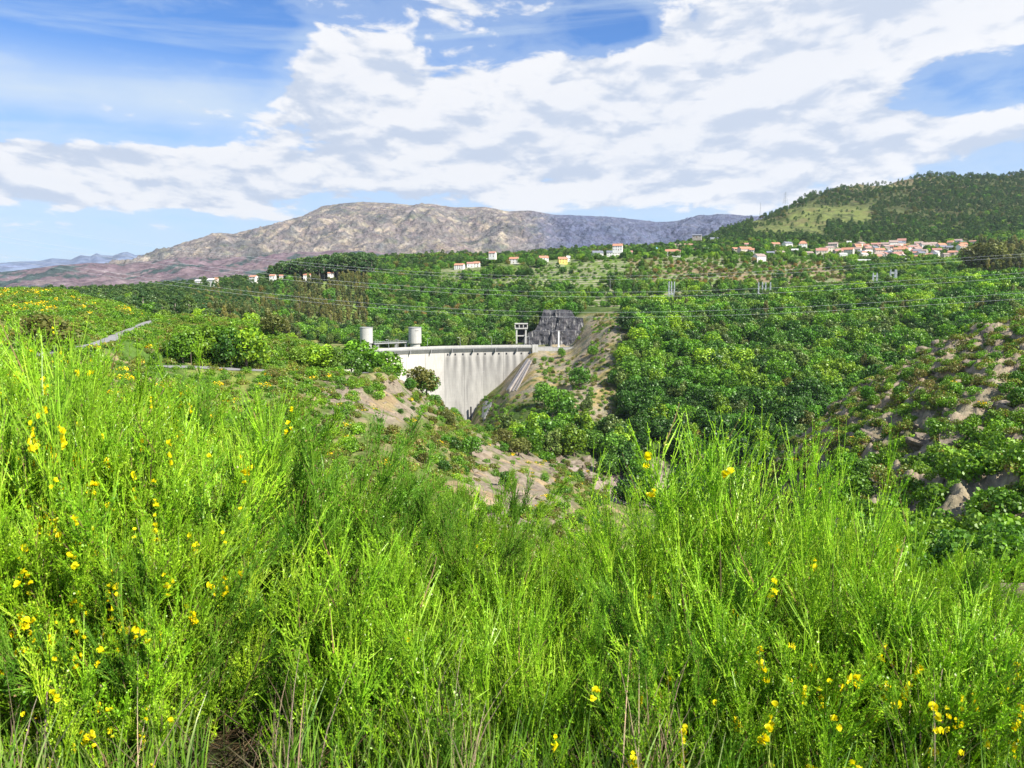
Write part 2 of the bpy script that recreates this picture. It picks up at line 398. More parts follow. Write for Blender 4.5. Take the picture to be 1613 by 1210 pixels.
# right bank: forest floor, bare slope, plateau
Fr = rngY(395, 900)*smooth01(UG, 765, 800)
col = blend(col, (.055, .09, .02), Fr*.85)
bare = np.clip(box(862, 965, 535, 668, 12)+box(785, 880, 548, 632, 10)+box(920, 985, 495, 545, 8), 0, 1)*rngY(480, 800)
col = blend(col, (.34, .25, .105), bare*smooth01(n2, -.4, .1)*.9)
col = blend(col, (.27, .235, .19), bare*smooth01(rid, .3, .5)*.6)
river = np.clip(rngY(395, 470)*smooth01(UG, 820, 860)*(1-smooth01(UG, 1090, 1120)), 0, 1)
col = blend(col, (.30, .24, .19), river*smooth01(rid+n2, -.3, .2))
# spur on the right
Sp = rngY(60, 380)*smooth01(UG, 1170, 1230)
col = blend(col, (.13, .15, .05), Sp*.9)
crest = rngY(235, 380)*smooth01(UG, 1170, 1230)
col = blend(col, (.28, .21, .11), Sp*smooth01(n2+n1*.7, -.05+.0, .22)*.8)
col = blend(col, (.33, .235, .13), crest*smooth01(n2+.5*n1, -.3, .1)*.8)
col = blend(col, (.30, .24, .17), Sp*smooth01(rid2+.6*rid, .35, .7)*.8)
# plateau terraces and fields
Pl = rngY(880, 1480)
col = blend(col, (.15, .22, .05), Pl*.9)
col = blend(col, (.17, .21, .06), Pl*smooth01(n3, 0, .3)*.8)
ter = (np.sin(ZG*2*np.pi/3.2+n1*2) > .55).astype(float)
col = blend(col, (.07, .10, .03), Pl*(np.sin(ZG*2*np.pi/3.2+n1*2) < -.3)*smooth01(UG, 640, 700)*(YG < 1260)*.6)
col = blend(col, (.32, .29, .21), Pl*ter*smooth01(UG, 640, 700)*(1-smooth01(UG, 1280, 1400))*(YG < 1260)*.8)
br = box(990, 1330, 412, 452, 10)*rngY(900, 1280)
col = blend(col, (.22, .18, .10), box(690, 800, 630, 690, 6)*rngY(480, 760)*smooth01(n2, -.2, .2))
col = blend(col, (.25, .16, .10), br*smooth01(n1+n3, -.15, .2)*.7)
col = blend(col, (.36, .28, .12), box(985, 1200, 468, 490, 5)*rngY(850, 990))
# hill behind the village
Hl = smooth01(YG, 1450, 1650)*smooth01(UG, 1040, 1120)
col = blend(col, (.085, .10, .036), Hl)
clr = np.clip(box(1245, 1375, 325, 352, 9)+.7*box(1180, 1300, 345, 372, 9), 0, 1)
col = blend(col, (.17, .20, .055), Hl*clr*smooth01(n3+n1, -.4, 0))
top = box(1270, 1480, 262, 300, 8)
col = blend(col, (.20, .18, .085), Hl*top)
col = blend(col, (.12, .09, .05), Hl*smooth01(n3, .12, .35)*.6)
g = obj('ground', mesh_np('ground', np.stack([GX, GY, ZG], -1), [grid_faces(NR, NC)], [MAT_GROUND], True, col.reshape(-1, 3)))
tag(g, kind='structure')

# ray hit of a pixel on the ground
YS = np.geomspace(60, 3300, 3000)
def hit(u, v, y0=60, y1=3300):
    a, e = ray(u, v); ys = YS[(YS >= y0) & (YS <= y1)]
    z = zg(a*ys, ys); k = np.nonzero(e*ys <= z)[0]
    if len(k) == 0 or k[0] == 0: return None
    Y = ys[k[0]]; return Vector((a*Y, Y, float(zg(a*Y, Y))))
# horizon table for visibility
def make_horizon():
    e = ZG/np.maximum(YG, 1e-3); e[YG < 60] = -9
    return np.maximum.accumulate(e, 0)
HZ = make_horizon()

# roads
def road_mat(name, c):
    m, t, out = new_mat(name); P = pos(t); n = t.noise(P, .8, 5, .6)
    k = t.rng(n, .3, .7, .85, 1.15); pbsdf(t, out, t.mix(1.0, c, t.comb(k, k, k), 'MULTIPLY'), .9, n, .2, .05, .2); return m
MAT_ROAD = road_mat('asphalt_pale', (.27, .26, .25)); MAT_TRACK = road_mat('gravel', (.46, .41, .33))
def resample(p, step):
    p = np.array(p, float); d = np.concatenate([[0], np.cumsum(np.hypot(*np.diff(p, axis=0).T))])
    s = np.arange(0, d[-1], step); q = np.stack([np.interp(s, d, p[:, k]) for k in (0, 1)], 1)
    for _ in range(6): q[1:-1] = (q[:-2]+2*q[1:-1]+q[2:])/4
    return q
def ribbon(name, p, w, mat, lift=.12, k=5):
    q = resample(p, 3); t = np.gradient(q, axis=0); t /= np.linalg.norm(t, axis=1)[:, None]; nn = np.stack([t[:, 1], -t[:, 0]], 1)
    rows = [q+nn*w*(j/(k-1)-.5) for j in range(k)]
    P = np.stack(rows, 1); Z = zg(P[..., 0], P[..., 1])
    Z = np.maximum(Z, Z.mean(1, keepdims=True))+lift
    return tag(obj(name, mesh_np(name, np.concatenate([P, Z[..., None]], -1), [grid_faces(len(q), k)], [mat], True)), kind='structure')
for p, (_, w), nm in zip(roadw, ROADS, ['road', 'road', 'road', 'gravel_track', 'village_road', 'dam_road']):
    ribbon(nm, p, w, MAT_TRACK if 'track' in nm else MAT_ROAD)

# ------------------------------------------------------------------ far relief: purple hills, granite mountain, distant range
def relief(name, crest, foot, Y0, Yc, rough_amp, seed, colf, mat, nr=150, nc=520, u0=-500, u1=2100, back=.12):
    uu = np.linspace(u0, u1, nc); s = (uu-CX)/F
    ec = elev(np.interp(uu, *zip(*crest))); ef = elev(np.interp(uu, *zip(*foot)))
    tt = np.concatenate([np.linspace(0, 1, nr), 1+np.linspace(0, back, 14)[1:]])
    Y = Y0+(Yc-Y0)*tt[:, None]+0*uu
    prof = np.where(tt <= 1, tt**.9, 1-((tt-1)/back)*1.2)[:, None]
    Z = (ef*Y0)[None, :]*(1-np.clip(prof, 0, 1))+(ec*Yc)[None, :]*prof
    X = s[None, :]*Y
    L = (Yc-Y0)
    n = fbm(X, Y*.6, L*.36, 7, seed, .5, True); n_ = fbm(X, Y, L*.08, 5, seed+5, .6)
    w = np.clip(np.sin(np.clip(tt, 0, 1)*np.pi)[:, None]**.7, .0, 1)
    Z = Z+rough_amp*(n-.1)*(w*.9+.0)+rough_amp*.32*n_*(.05+w)+rough_amp*.16*fbm(X, Y, L*.022, 4, seed+8, .6)*(.25+w)
    u, v = proj(X, Y, Z)
    c = colf(u, v, X, Y, Z, n, n_, L)
    o = obj(name, mesh_np(name, np.stack([X, Y, Z], -1), [grid_faces(len(tt), nc)], [mat], True, c.reshape(-1, 3)))
    return tag(o, kind='structure'), (X, Y, Z)
def c_mount(u, v, X, Y, Z, n, n_, L):
    c = np.zeros(u.shape+(3,))+np.array([.31, .255, .19])
    c = blend(c, (.42, .35, .26), smooth01(fbm(X, Y, 160, 4, 5), -.1, .3))
    c = blend(c, (.10, .12, .09), smooth01(fbm(X, Y, 300, 6, 15, .6), -.02, .3)*.8)
    c = blend(c, (.12, .11, .13), smooth01(fbm(X, Y, 130, 5, 25, .6, True), .15, .5)*.6)
    c = blend(c, (.10, .12, .20), smooth01(u, 800, 900)*.85)  # bluish haze painted into the rock colour of the right end
    return c
def c_purple(u, v, X, Y, Z, n, n_, L):
    c = np.zeros(u.shape+(3,))+np.array([.145, .105, .115])
    c = blend(c, (.21, .16, .16), smooth01(fbm(X, Y, 110, 6, 5, .65), -.1, .25)*.8)
    c = blend(c, (.045, .075, .07), smooth01(fbm(X, Y, 300, 7, 45, .66)+.2*smooth01(u, 150, 0), .04, .14)*.9)
    return c
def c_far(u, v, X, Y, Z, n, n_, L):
    c = np.zeros(u.shape+(3,))+np.array([.15, .18, .26]); return blend(c, (.09, .12, .2), smooth01(n_, 0, .3))  # rock coloured blue, the haze of distance put into its colour
MAT_MT = ground_mat('mountain_rock', .035, .008, 30, 1.0); MAT_HL = ground_mat('heath', .03, .008, 14, .8); MAT_DR = ground_mat('far_rock', .004, .001, 5, .1)
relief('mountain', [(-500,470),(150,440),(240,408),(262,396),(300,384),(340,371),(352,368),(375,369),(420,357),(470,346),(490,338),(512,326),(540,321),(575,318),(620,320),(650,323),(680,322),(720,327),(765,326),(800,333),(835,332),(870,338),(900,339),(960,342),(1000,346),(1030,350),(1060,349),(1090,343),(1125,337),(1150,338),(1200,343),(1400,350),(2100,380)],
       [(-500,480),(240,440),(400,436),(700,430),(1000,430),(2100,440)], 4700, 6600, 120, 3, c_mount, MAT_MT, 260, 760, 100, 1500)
relief('hills', [(-500,440),(0,431),(60,424),(100,418),(150,414),(200,417),(250,412),(300,408),(350,409),(400,407),(450,400),(500,398),(560,396),(620,400),(800,425),(2100,470)],
       [(-500,520),(0,500),(300,480),(480,470),(2100,500)], 2300, 4000, 60, 13, c_purple, MAT_HL, 150, 420, -400, 1000)
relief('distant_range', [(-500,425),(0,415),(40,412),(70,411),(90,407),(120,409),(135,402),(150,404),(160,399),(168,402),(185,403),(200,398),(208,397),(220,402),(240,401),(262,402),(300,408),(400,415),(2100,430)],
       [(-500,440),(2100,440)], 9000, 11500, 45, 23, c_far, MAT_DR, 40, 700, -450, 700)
# ------------------------------------------------------------------ the dam and its works
def concrete(name, c=(.62, .60, .55), var=.1, sc=.3):
    m, t, out = new_mat(name); P = pos(t); x, y, z = t.sep(P)
    n = t.noise(P, sc, 6, .6); st = t.noise(t.comb(t.m('MULTIPLY', x, .9), t.m('MULTIPLY', y, .9), t.m('MULTIPLY', z, .05)), 1, 5, .6)
    k = t.m('MULTIPLY', t.rng(n, .3, .7, 1-var, 1+var), t.rng(st, .35, .7, 1.06, .82))
    pbsdf(t, out, t.mix(1.0, c, t.comb(k, k, k), 'MULTIPLY'), .9, n, .25, .1, .2); return m
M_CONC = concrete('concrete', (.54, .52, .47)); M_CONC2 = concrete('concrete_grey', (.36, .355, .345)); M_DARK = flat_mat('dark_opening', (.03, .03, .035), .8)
M_METAL = flat_mat('galvanised_steel', (.45, .47, .48), .5, .05, metal=.3); M_WHITE = flat_mat('white_paint', (.78, .77, .74), .7)
ZC = float(elev(546))*733
dam_u = [520, 560, 590, 640, 700, 760, 820, 838]; dam_Y = [628, 658, 675, 695, 714, 725, 732, 733]
DP = np.array([(xat(u, Y), Y) for u, Y in zip(dam_u, dam_Y)])
DQ = resample(DP, 1.2); DT = np.gradient(DQ, axis=0); DT /= np.linalg.norm(DT, axis=1)[:, None]; DN = np.stack([DT[:, 1], -DT[:, 0]], 1)   # DN faces downstream (towards us)
DS = np.concatenate([[0], np.cumsum(np.hypot(*np.diff(DQ, axis=0).T))]); LT = DS[-1]
def dam_material():
    m, t, out = new_mat('dam_concrete'); a = attr(t, 'Arc'); s, z, d = t.sep(a)
    P = pos(t)
    n = t.noise(P, .12, 6, .6)
    fine = t.noise(t.comb(t.m('MULTIPLY', s, 1.6), t.m('MULTIPLY', z, .14), .3), 1, 6, .65)
    lift = t.m('ABSOLUTE', t.m('SUBTRACT', t.m('FRACT', t.m('DIVIDE', z, 2.6)), .5))
    lines = t.rng(lift, .0, .06, .9, 1)
    pan = t.m('ABSOLUTE', t.m('SUBTRACT', t.m('FRACT', t.m('DIVIDE', s, 3.4)), .5))
    plines = t.rng(pan, .0, .05, .93, 1)
    joint = t.m('ABSOLUTE', t.m('SUBTRACT', t.m('FRACT', t.m('DIVIDE', s, 19.0)), .5))
    jl = t.rng(joint, .0, .022, .5, 1)
    base = t.mix(t.rng(s, LT*.30, LT*.62, 0, 1, True), (.74, .68, .575), (.53, .50, .45))
    base = t.mix(t.rng(z, 10, 60, 0, .35), base, (.36, .35, .34))
    k = t.m('MULTIPLY', t.m('MULTIPLY', t.rng(fine, .3, .7, 1.12, .84), t.rng(n, .3, .7, .93, 1.07)), t.m('MULTIPLY', t.m('MULTIPLY', lines, plines), jl))
    c = t.mix(1.0, base, t.comb(k, k, k), 'MULTIPLY')
    c = t.mix(t.m('MULTIPLY', d, .68), c, (.12, .115, .11))
    spot = t.noise(P, .55, 3, .6); c = t.mix(t.rng(spot, .70, .74, 0, .7), c, (.8, .78, .72))
    pbsdf(t, out, c, .92, n, .2, .1, .15); return m
M_DAM = dam_material()
ncol = len(DQ); zs = np.linspace(0, 112, 90)
def wall_grid(side):
    lean = 5.5*(zs/112)**1.6 if side > 0 else -(4+22*(zs/112))
    P = np.zeros((len(zs), ncol, 3))
    off = (1.6+lean)[:, None] if side > 0 else (lean)[:, None]
    P[..., 0] = DQ[None, :, 0]+DN[None, :, 0]*off; P[..., 1] = DQ[None, :, 1]+DN[None, :, 1]*off; P[..., 2] = ZC-zs[:, None]
    return P
front = wall_grid(1); backf = wall_grid(-1)
outlets = [705+11.6*i for i in range(12)]; rj = random.Random(2)
def arc_of_u(u):
    uu = proj(DQ[:, 0], DQ[:, 1], np.full(ncol, ZC))[0]; return np.interp(u, uu, DS)
stain = np.zeros((len(zs), ncol))
rr = np.random.default_rng(3)
for u in outlets:
    s0 = arc_of_u(u); L = rr.uniform(13, 30); a = rr.uniform(.75, 1.2)
    w = (.7+rr.uniform(.2, .8)+zs/L*rr.uniform(.8, 2.2))[:, None]; wob = rr.uniform(-.8, .8)+.6*np.sin(zs/7+u)[:, None]
    stain += a*np.exp(-((DS[None, :]-s0-wob)/w)**2)*(np.exp(-(np.maximum(zs-9, 0)/L)**1.3)*smooth01(zs, 4.5, 11)+.28*np.exp(-zs/70))[:, None]
sn = fbm(DS[None, :]+0*zs[:, None], zs[:, None]*.07+0*DS[None, :], 3.0, 4, 7)
stain += smooth01(sn, .1, .5)*.6*smooth01(zs, 6, 45)[:, None]*smooth01(DS, arc_of_u(670), arc_of_u(720))[None, :]
stain += .5*smooth01(zs, 70, 100)[:, None]*smooth01(sn, -.2, .3)
V = np.concatenate([front.reshape(-1, 3), backf.reshape(-1, 3)]); n0 = len(zs)*ncol
gf = grid_faces(len(zs), ncol)
me = mesh_np('dam_wall', V, [gf, gf[:, ::-1]+n0, np.stack([np.arange(ncol-1), np.arange(1, ncol), np.arange(1, ncol)+n0, np.arange(ncol-1)+n0], 1)[:, ::-1]], [M_DAM], True)
at = me.attributes.new('Arc', 'FLOAT_VECTOR', 'POINT')
A = np.zeros((2*n0, 3), np.float32); A[:n0, 0] = np.broadcast_to(DS, (len(zs), ncol)).ravel(); A[:n0, 1] = np.repeat(zs, ncol); A[:n0, 2] = np.clip(stain, 0, 1).ravel(); A[n0:, 0] = 5
at.data.foreach_set('vector', A.ravel())
dam = tag(empty('dam', (float(DP[4][0]), 714, ZC-60)), 'tall curved concrete dam wall with dark vertical drip stains', 'dam')
def sub(name, me, parent):
    o = obj(name, me, parent); o.matrix_parent_inverse = Matrix.Translation(-parent.location) if parent.parent is None else Matrix(); return o
def part(mb, name, mat, parent, smooth=False):
    o = mb.obj(name, mat, None, smooth); o.parent = parent
    o.matrix_parent_inverse = parent.matrix_basis.inverted(); return o
o = obj('wall', me, dam); o.matrix_parent_inverse = dam.matrix_basis.inverted()
def sweep(prof, mb, i0=0, i1=None):
    """profile (offset towards us, height over the crest) swept along the dam"""
    q = slice(i0, i1); Q, N_ = DQ[q], DN[q]; k = len(prof); V = []
    for p, n in zip(Q, N_):
        for a, b in prof: V.append((p[0]+n[0]*a, p[1]+n[1]*a, ZC+b))
    Fs = [(i*k+j, (i+1)*k+j, (i+1)*k+(j+1) % k, i*k+(j+1) % k) for i in range(len(Q)-1) for j in range(k)]
    Fs += [tuple(range(k)), tuple(range((len(Q)-1)*k, len(Q)*k))[::-1]]
    mb.add(V, Fs)
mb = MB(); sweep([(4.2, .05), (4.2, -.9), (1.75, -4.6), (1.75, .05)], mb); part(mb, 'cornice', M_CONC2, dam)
mb = MB(); sweep([(4.25, 1.5), (4.25, .06), (3.85, .06), (3.85, 1.5)], mb); sweep([(-4.3, 1.5), (-4.3, .0), (-4.7, .0), (-4.7, 1.5)], mb); part(mb, 'parapet', M_CONC, dam)
mb = MB(); sweep([(3.84, .06), (3.84, .35), (-4.28, .35), (-4.28, .06)], mb); part(mb, 'roadway', MAT_ROAD, dam)
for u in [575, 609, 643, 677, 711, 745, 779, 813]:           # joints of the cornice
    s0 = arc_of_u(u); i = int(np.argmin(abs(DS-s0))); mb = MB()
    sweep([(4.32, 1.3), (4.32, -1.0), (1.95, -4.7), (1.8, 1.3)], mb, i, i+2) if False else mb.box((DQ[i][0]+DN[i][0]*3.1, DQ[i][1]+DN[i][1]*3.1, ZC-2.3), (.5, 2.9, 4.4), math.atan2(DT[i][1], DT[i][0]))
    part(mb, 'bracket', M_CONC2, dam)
for u in outlets:
    s0 = arc_of_u(u); i = int(np.argmin(abs(DS-s0))); mb = MB()
    mb.box((DQ[i][0]+DN[i][0]*1.7, DQ[i][1]+DN[i][1]*1.7, ZC-6.2), (1.3, .5, 1.6), math.atan2(DT[i][1], DT[i][0])); part(mb, 'outlet', M_DARK, dam)
i = int(np.argmin(abs(DS-arc_of_u(738)))); pz = ZC-68
mb = MB(); mb.box((DQ[i][0]+DN[i][0]*7, DQ[i][1]+DN[i][1]*7, ZC-62), (1.2, 1.6, 14), .3); mb.box((DQ[i][0]+3+DN[i][0]*7, DQ[i][1]+DN[i][1]*7, ZC-68), (5, 2, 3), .3); part(mb, 'outlet_housing', M_DARK, dam)

# lamp posts along the crest
def lamp_post(p, rz, lbl, h=8.5):
    t = tag(empty('lamp_post', p, rz), lbl, 'lamp post', 'lamp posts along the dam crest')
    mb = MB(); mb.tube([(0, 0, 0), (0, 0, h*.5), (0, 0, h)], [.17, .14, .11], 6); mb.obj('pole', M_METAL, t)
    mb = MB(); mb.tube([(0, 0, h-.05), (.2, 0, h+.25), (.9, 0, h+.35), (1.9, 0, h+.3)], [.1, .1, .09, .09], 6); mb.obj('arm', M_METAL, t)
    mb = MB(); mb.box((2.2, 0, h+.25), (.9, .35, .22)); mb.obj('lamp_head', M_WHITE, t)
for k_, u in enumerate([595, 616, 631, 676, 726, 775, 827, 834]):
    i = int(np.argmin(abs(DS-arc_of_u(u))))
    lamp_post((DQ[i][0]-DN[i][0]*3.6, DQ[i][1]-DN[i][1]*3.6, ZC+.3), math.atan2(-DT[i][1], -DT[i][0]) if k_ % 3 else 0, 'slim grey lamp post rising from the dam crest')

# two cylindrical intake towers, bridge
def cyl_tower(u, v, Y, lbl, letters):
    p = pt(u, v, Y); t = tag(empty('intake_tower', p), lbl, 'tower')
    h = (549-516)/F*Y*1.0; r = 10/F*Y
    mb = MB(); mb.lathe([(r, .25*h), (r, h*.985)], 48); mb.obj('shaft', M_CONC, t)
    mb = MB(); mb.lathe([(r+.22, h*.985), (r+.22, h*1.015), (r-.6, h*1.02), (r-.8, h*1.0)], 48); mb.obj('rim', M_CONC2, t)
    mb = MB(); mb.lathe([(r*.8, -12), (r*.8, .25*h)], 24); mb.obj('pedestal', M_CONC, t)
    if letters:   # small dark lettering high on the right of the shaft, too small to read
        mb = MB()
        for k in range(7):
            a = R(-83+k*5.4); mb.box((math.cos(a)*(r+.04), math.sin(a)*(r+.04), h*.86), (.12, .07, .75), a+math.pi/2)
            mb.box((math.cos(a+.05)*(r+.04), math.sin(a+.05)*(r+.04), h*.86+(.3 if k % 2 else -.3)), (.42, .07, .14), a+math.pi/2+.05)
        mb.obj('lettering', M_DARK, t)
cyl_tower(577.5, 549, 705, 'pale round concrete tower behind the bushy green trees', False)
cyl_tower(654, 549, 735, 'pale round concrete tower with small dark lettering near its rim', True)
a = pt(588, 541.5, 712); b = pt(645, 539, 738)
br = tag(empty('service_bridge', a), 'flat service bridge joining the two round towers', 'bridge')
d = (b-a); n_ = Vector((d.y, -d.x, 0)).normalized()
def beam(mb, a, b, w, h):
    d = (b-a); L = d.length; c = (a+b)/2; mb.box(c, (L, w, h), math.atan2(d.y, d.x))
mb = MB(); beam(mb, a, b, 4, .9); part(mb, 'deck', M_CONC2, br)
for sgn in (-1, 1):
    mb = MB()
    for k in range(15):
        p = a.lerp(b, k/14)+n_*1.9*sgn; mb.box((p.x, p.y, p.z+1.05), (.1, .1, 1.2))
    q0, q1 = a+n_*1.9*sgn+Vector((0, 0, 1.6)), b+n_*1.9*sgn+Vector((0, 0, 1.6)); mb.tube([q0, q1], .07, 5); part(mb, 'railing', M_METAL, br)
for k in (.12, .62, .9):
    p = a.lerp(b, k); mb = MB(); mb.box((p.x, p.y, p.z-8.5), (2.2, 2.2, 16)); part(mb, 'pier', M_CONC2, br)

# framed concrete gate tower right of the dam
Yg = 752; p = pt(821, 541, Yg); gt = tag(empty('gate_tower', p), 'open framed concrete tower with a cabin on top, by the rock face', 'tower')
sc = Yg/F; W, H = 20*sc, 32*sc
for sx in (-1, 1):
    for sy in (-1, 1):
        mb = MB(); mb.box((sx*W*.36, sy*W*.32, H*.36), (1.5, 1.3, H*.72)); part_o = mb.obj('column', M_CONC, gt)
mb = MB(); mb.box((0, 0, H*.38), (W*.72, W*.6, 1.0)); mb.obj('floor_slab', M_CONC, gt)
mb = MB(); mb.box((0, 0, H*.74), (W, W*.85, 1.1)); mb.box((0, 0, H*.97), (W*1.04, W*.9, .8))
for sx in (-.48, -.16, .16, .48): mb.box((sx*W, -W*.4, H*.85), (.8, .5, H*.17))
mb.box((0, W*.3, H*.85), (W*.9, .4, H*.17)); mb.obj('cabin', M_CONC, gt)
for sx in (-.32, 0, .32):
    mb = MB(); mb.box((sx*W, -W*.34, H*.85), (W*.24, .1, H*.13)); mb.obj('window', M_DARK, gt)
mb = MB(); mb.box((0, .6, H*.36), (W*.5, .4, H*.66)); mb.obj('gate_panel', M_DARK, gt)

p = pt(880, 547, 748); o = MB(); o.box((0, 0, 7.7), (1.5, 1.5, 15.4)); o.box((0, 0, 15.6), (1.9, 1.9, .4)); o.box((0, 0, .3), (2.4, 2.4, .6))
o = o.obj('concrete_pillar', M_WHITE); o.location = p; tag(o, 'slender white pillar standing before the dark rock face', 'pillar')
# low road wall that carries on from the crest
w = MB(); pts = [pt(838, 547.5, 734), pt(870, 548.5, 744), pt(905, 548.5, 750)]
for a, b in zip(pts[:-1], pts[1:]):
    beam(w, a+Vector((0, 0, -1.8)), b+Vector((0, 0, -1.8)), .8, 5.2); beam(w, a+Vector((0, 0, .95)), b+Vector((0, 0, .95)), 1.2, .3)
w = w.obj('retaining_wall', M_CONC2); tag(w, 'low grey retaining wall continuing from the dam crest', 'wall')
ab = MB(); q = pt(843, 551, 731); ab.box((q.x, q.y, q.z+.2), (5.5, 5, 9)); ab = ab.obj('abutment_block', M_CONC); tag(ab, 'blocky concrete abutment at the end of the dam crest', 'abutment')

# dark stained cut rock face with benches
def rockface_mat():
    m, t, out = new_mat('stained_rock'); P = pos(t); x, y, z = t.sep(P)
    n = t.noise(P, .22, 6, .65); st = t.noise(t.comb(t.m('MULTIPLY', x, .55), t.m('MULTIPLY', y, .2), t.m('MULTIPLY', z, .10)), 1, 6, .7)
    c = t.mix(t.rng(n, .35, .65), (.028, .029, .034), (.09, .088, .094))
    c = t.mix(t.rng(st, .54, .64, 0, .85), c, (.42, .40, .36))
    c = t.mix(t.m('MULTIPLY', t.rng(t.noise(P, .12, 3, .6), .54, .64), .4), c, (.17, .15, .15))
    pbsdf(t, out, c, .9, n, .6, .6, .2); return m
M_FACE = rockface_mat()
Z0, Z1 = float(elev(547))*762, float(elev(489))*778
nx, nz = 70, 40
UU = np.linspace(0, 1, nx); VVv = np.linspace(0, 1, nz)
ul = np.interp(VVv, [0, .42, .45, .7, 1], [826, 832, 842, 850, 856]); ur = np.interp(VVv, [0, .4, .8, .82, 1], [917, 920, 918, 905, 900])
PX = np.zeros((nz, nx, 3))
for i in range(nz):
    f = VVv[i]; Yb = 757+7*f+(5 if f > .45 else 0)+(3 if f > .8 else 0); u = ul[i]+(ur[i]-ul[i])*UU
    Yr = Yb+1.6*fbm(u, np.full(nx, f*60.), 9, 4, 5)+np.where((UU > .42) & (UU < .47), -1.8, 0)+3*np.abs(UU-.5)
    PX[i, :, 0] = (u-CX)/F*Yr; PX[i, :, 1] = Yr; PX[i, :, 2] = Z0+(Z1-Z0)*f+.8*fbm(u, np.full(nx, 3.+f*30), 14, 3, 8)*(f > .9)
bk = PX[-1].copy(); bk[:, 1] += 14; bk[:, 2] += .5
me = mesh_np('rock_face', np.concatenate([PX.reshape(-1, 3), bk]), [grid_faces(nz+1, nx)], [M_FACE], False)
tag(obj('rock_face', me), 'dark stained cut rock face with pale seep marks behind the dam', 'rock face')

# chute of bare concrete strips and the apron at the toe
def slab(name, corners, mat, lbl, cat, strips=0, lift=.8):
    """corners: photo quad hit on the ground, four points; a thick slab laid on the slope"""
    P = [hit(u, v, 430, 790) or pt(u, v, 700) for u, v in corners]; mb = MB(); N_ = max(strips, 1)
    for k in range(N_):
        f0, f1 = k/N_, (k+.8)/N_ if strips else 1
        a, b = P[0].lerp(P[1], f0), P[0].lerp(P[1], f1); d, c = P[3].lerp(P[2], f0), P[3].lerp(P[2], f1)
        up = Vector((0, -.25, lift+(.6*((k*7) % 3-1) if strips else 0))); wv = Vector((.9*math.sin(k*2.1), 0, 0)); c = c+wv*1.6; d = d+wv*1.6; V = [p+up for p in (a, b, c, d)]+[p-Vector((0, 0, 3)) for p in (a, b, c, d)]
        mb.add(V, [(0,1,2,3),(7,6,5,4),(0,4,5,1),(1,5,6,2),(2,6,7,3),(3,7,4,0)])
    o = mb.obj(name, mat); return tag(o, lbl, cat)
M_STRIP = concrete('weathered_concrete', (.44, .39, .35), .25, .5)
slab('slope_chute', [(830, 566), (838, 571), (812, 618), (797, 616)], M_STRIP, 'long weathered concrete ribs running down the slope beside the dam', 'chute', 5, 1.5)
slab('apron_slab', [(765, 634), (775, 637), (762, 664), (741, 662)], M_CONC2, 'grey sloping concrete apron at the foot of the dam', 'apron', 0, 1.6)

# ------------------------------------------------------------------ power lines, masts
M_CABLE = flat_mat('cable', (.50, .52, .54), .5, .02)
def cable(pts, Y, r, lbl, grp):
    """smooth sagging curve through photo points at one distance"""
    us = np.array([p[0] for p in pts], float); vs = np.array([p[1] for p in pts], float); c = np.polyfit(us, vs, 4 if len(us) > 5 else 3)
    u = np.linspace(us[0], us[-1], 120); v = np.polyval(c, u)
    mb = MB(); mb.tube([pt(a, b, Y+(a-800)*.02) for a, b in zip(u, v)], r, 5); o = mb.obj('power_line', M_CABLE, None, True); return tag(o, lbl, 'power line', grp)
tw = 'thin pale power cables sagging across the whole valley'
cab = [[(-100,338),(0,349),(290,391),(500,418),(760,433),(1000,433),(1250,424),(1613,402),(1750,392)],
       [(-100,340),(0,353),(290,394),(500,422),(760,438),(1000,438.5),(1250,429),(1613,406),(1750,396)],
       [(-100,358),(0,370),(185,402),(500,440),(740,456),(1000,459.5),(1300,449),(1613,431),(1750,422)],
       [(-100,366),(0,378),(185,408),(500,446),(740,463),(1000,467),(1300,457),(1613,438),(1750,428)],
       [(-100,386),(0,398),(70,411),(280,446),(500,472),(740,487),(1000,491),(1300,481),(1613,463),(1750,452)],
       [(-100,394),(0,406),(70,418),(280,452),(500,478),(740,494),(1000,498.5),(1300,490),(1613,472),(1750,462)]]
nms = ['topmost pair', 'topmost pair', 'middle pair', 'middle pair', 'lowest pair', 'lowest pair']
for k_, c_ in enumerate(cab):
    cable(c_, 120+k_*1.5, .009 if k_ < 2 else .011, 'pale power cable crossing the valley, %s in the %s' % ('upper' if k_ % 2 == 0 else 'lower', nms[k_]), 'power cables over the valley')

def lattice(name, u, vb, vt, wpx, Y, lbl, cat, arms=0, hb=.09, grp=None):
    p = pt(u, vb, Y); h = (vb-vt)/F*Y; w = wpx/F*Y/2
    t = tag(empty(name, p, .5), lbl, cat, grp); r = hb*Y/1000*2.2
    cor = [(-1,-1),(1,-1),(1,1),(-1,1)]
    for a, b in cor:
        mb = MB(); mb.tube([(a*w, b*w, -1.5), (a*w*.35, b*w*.35, h*.75), (a*w*.12, b*w*.12, h)], r, 4); mb.obj('leg', M_METAL, t)
    mb = MB(); n = 6
    for k in range(n):
        z0, z1 = h*k/n, h*(k+1)/n; w0, w1 = [w*(1-.87*z/h) for z in (z0, z1)]
        for j in range(4):
            a, b = cor[j], cor[(j+1) % 4]
            mb.tube([(a[0]*w0, a[1]*w0, z0), (b[0]*w1, b[1]*w1, z1)], r*.6, 4); mb.tube([(b[0]*w0, b[1]*w0, z0), (a[0]*w1, a[1]*w1, z1)], r*.6, 4)
    mb.obj('bracing', M_METAL, t)
    for k in range(arms):
        z = h*(.72+.12*k); mb = MB(); L = w*(2.4-.4*k); mb.tube([(-L, 0, z), (0, 0, z+h*.03), (L, 0, z)], r*.9, 4); mb.obj('cross_arm', M_METAL, t)
    return t
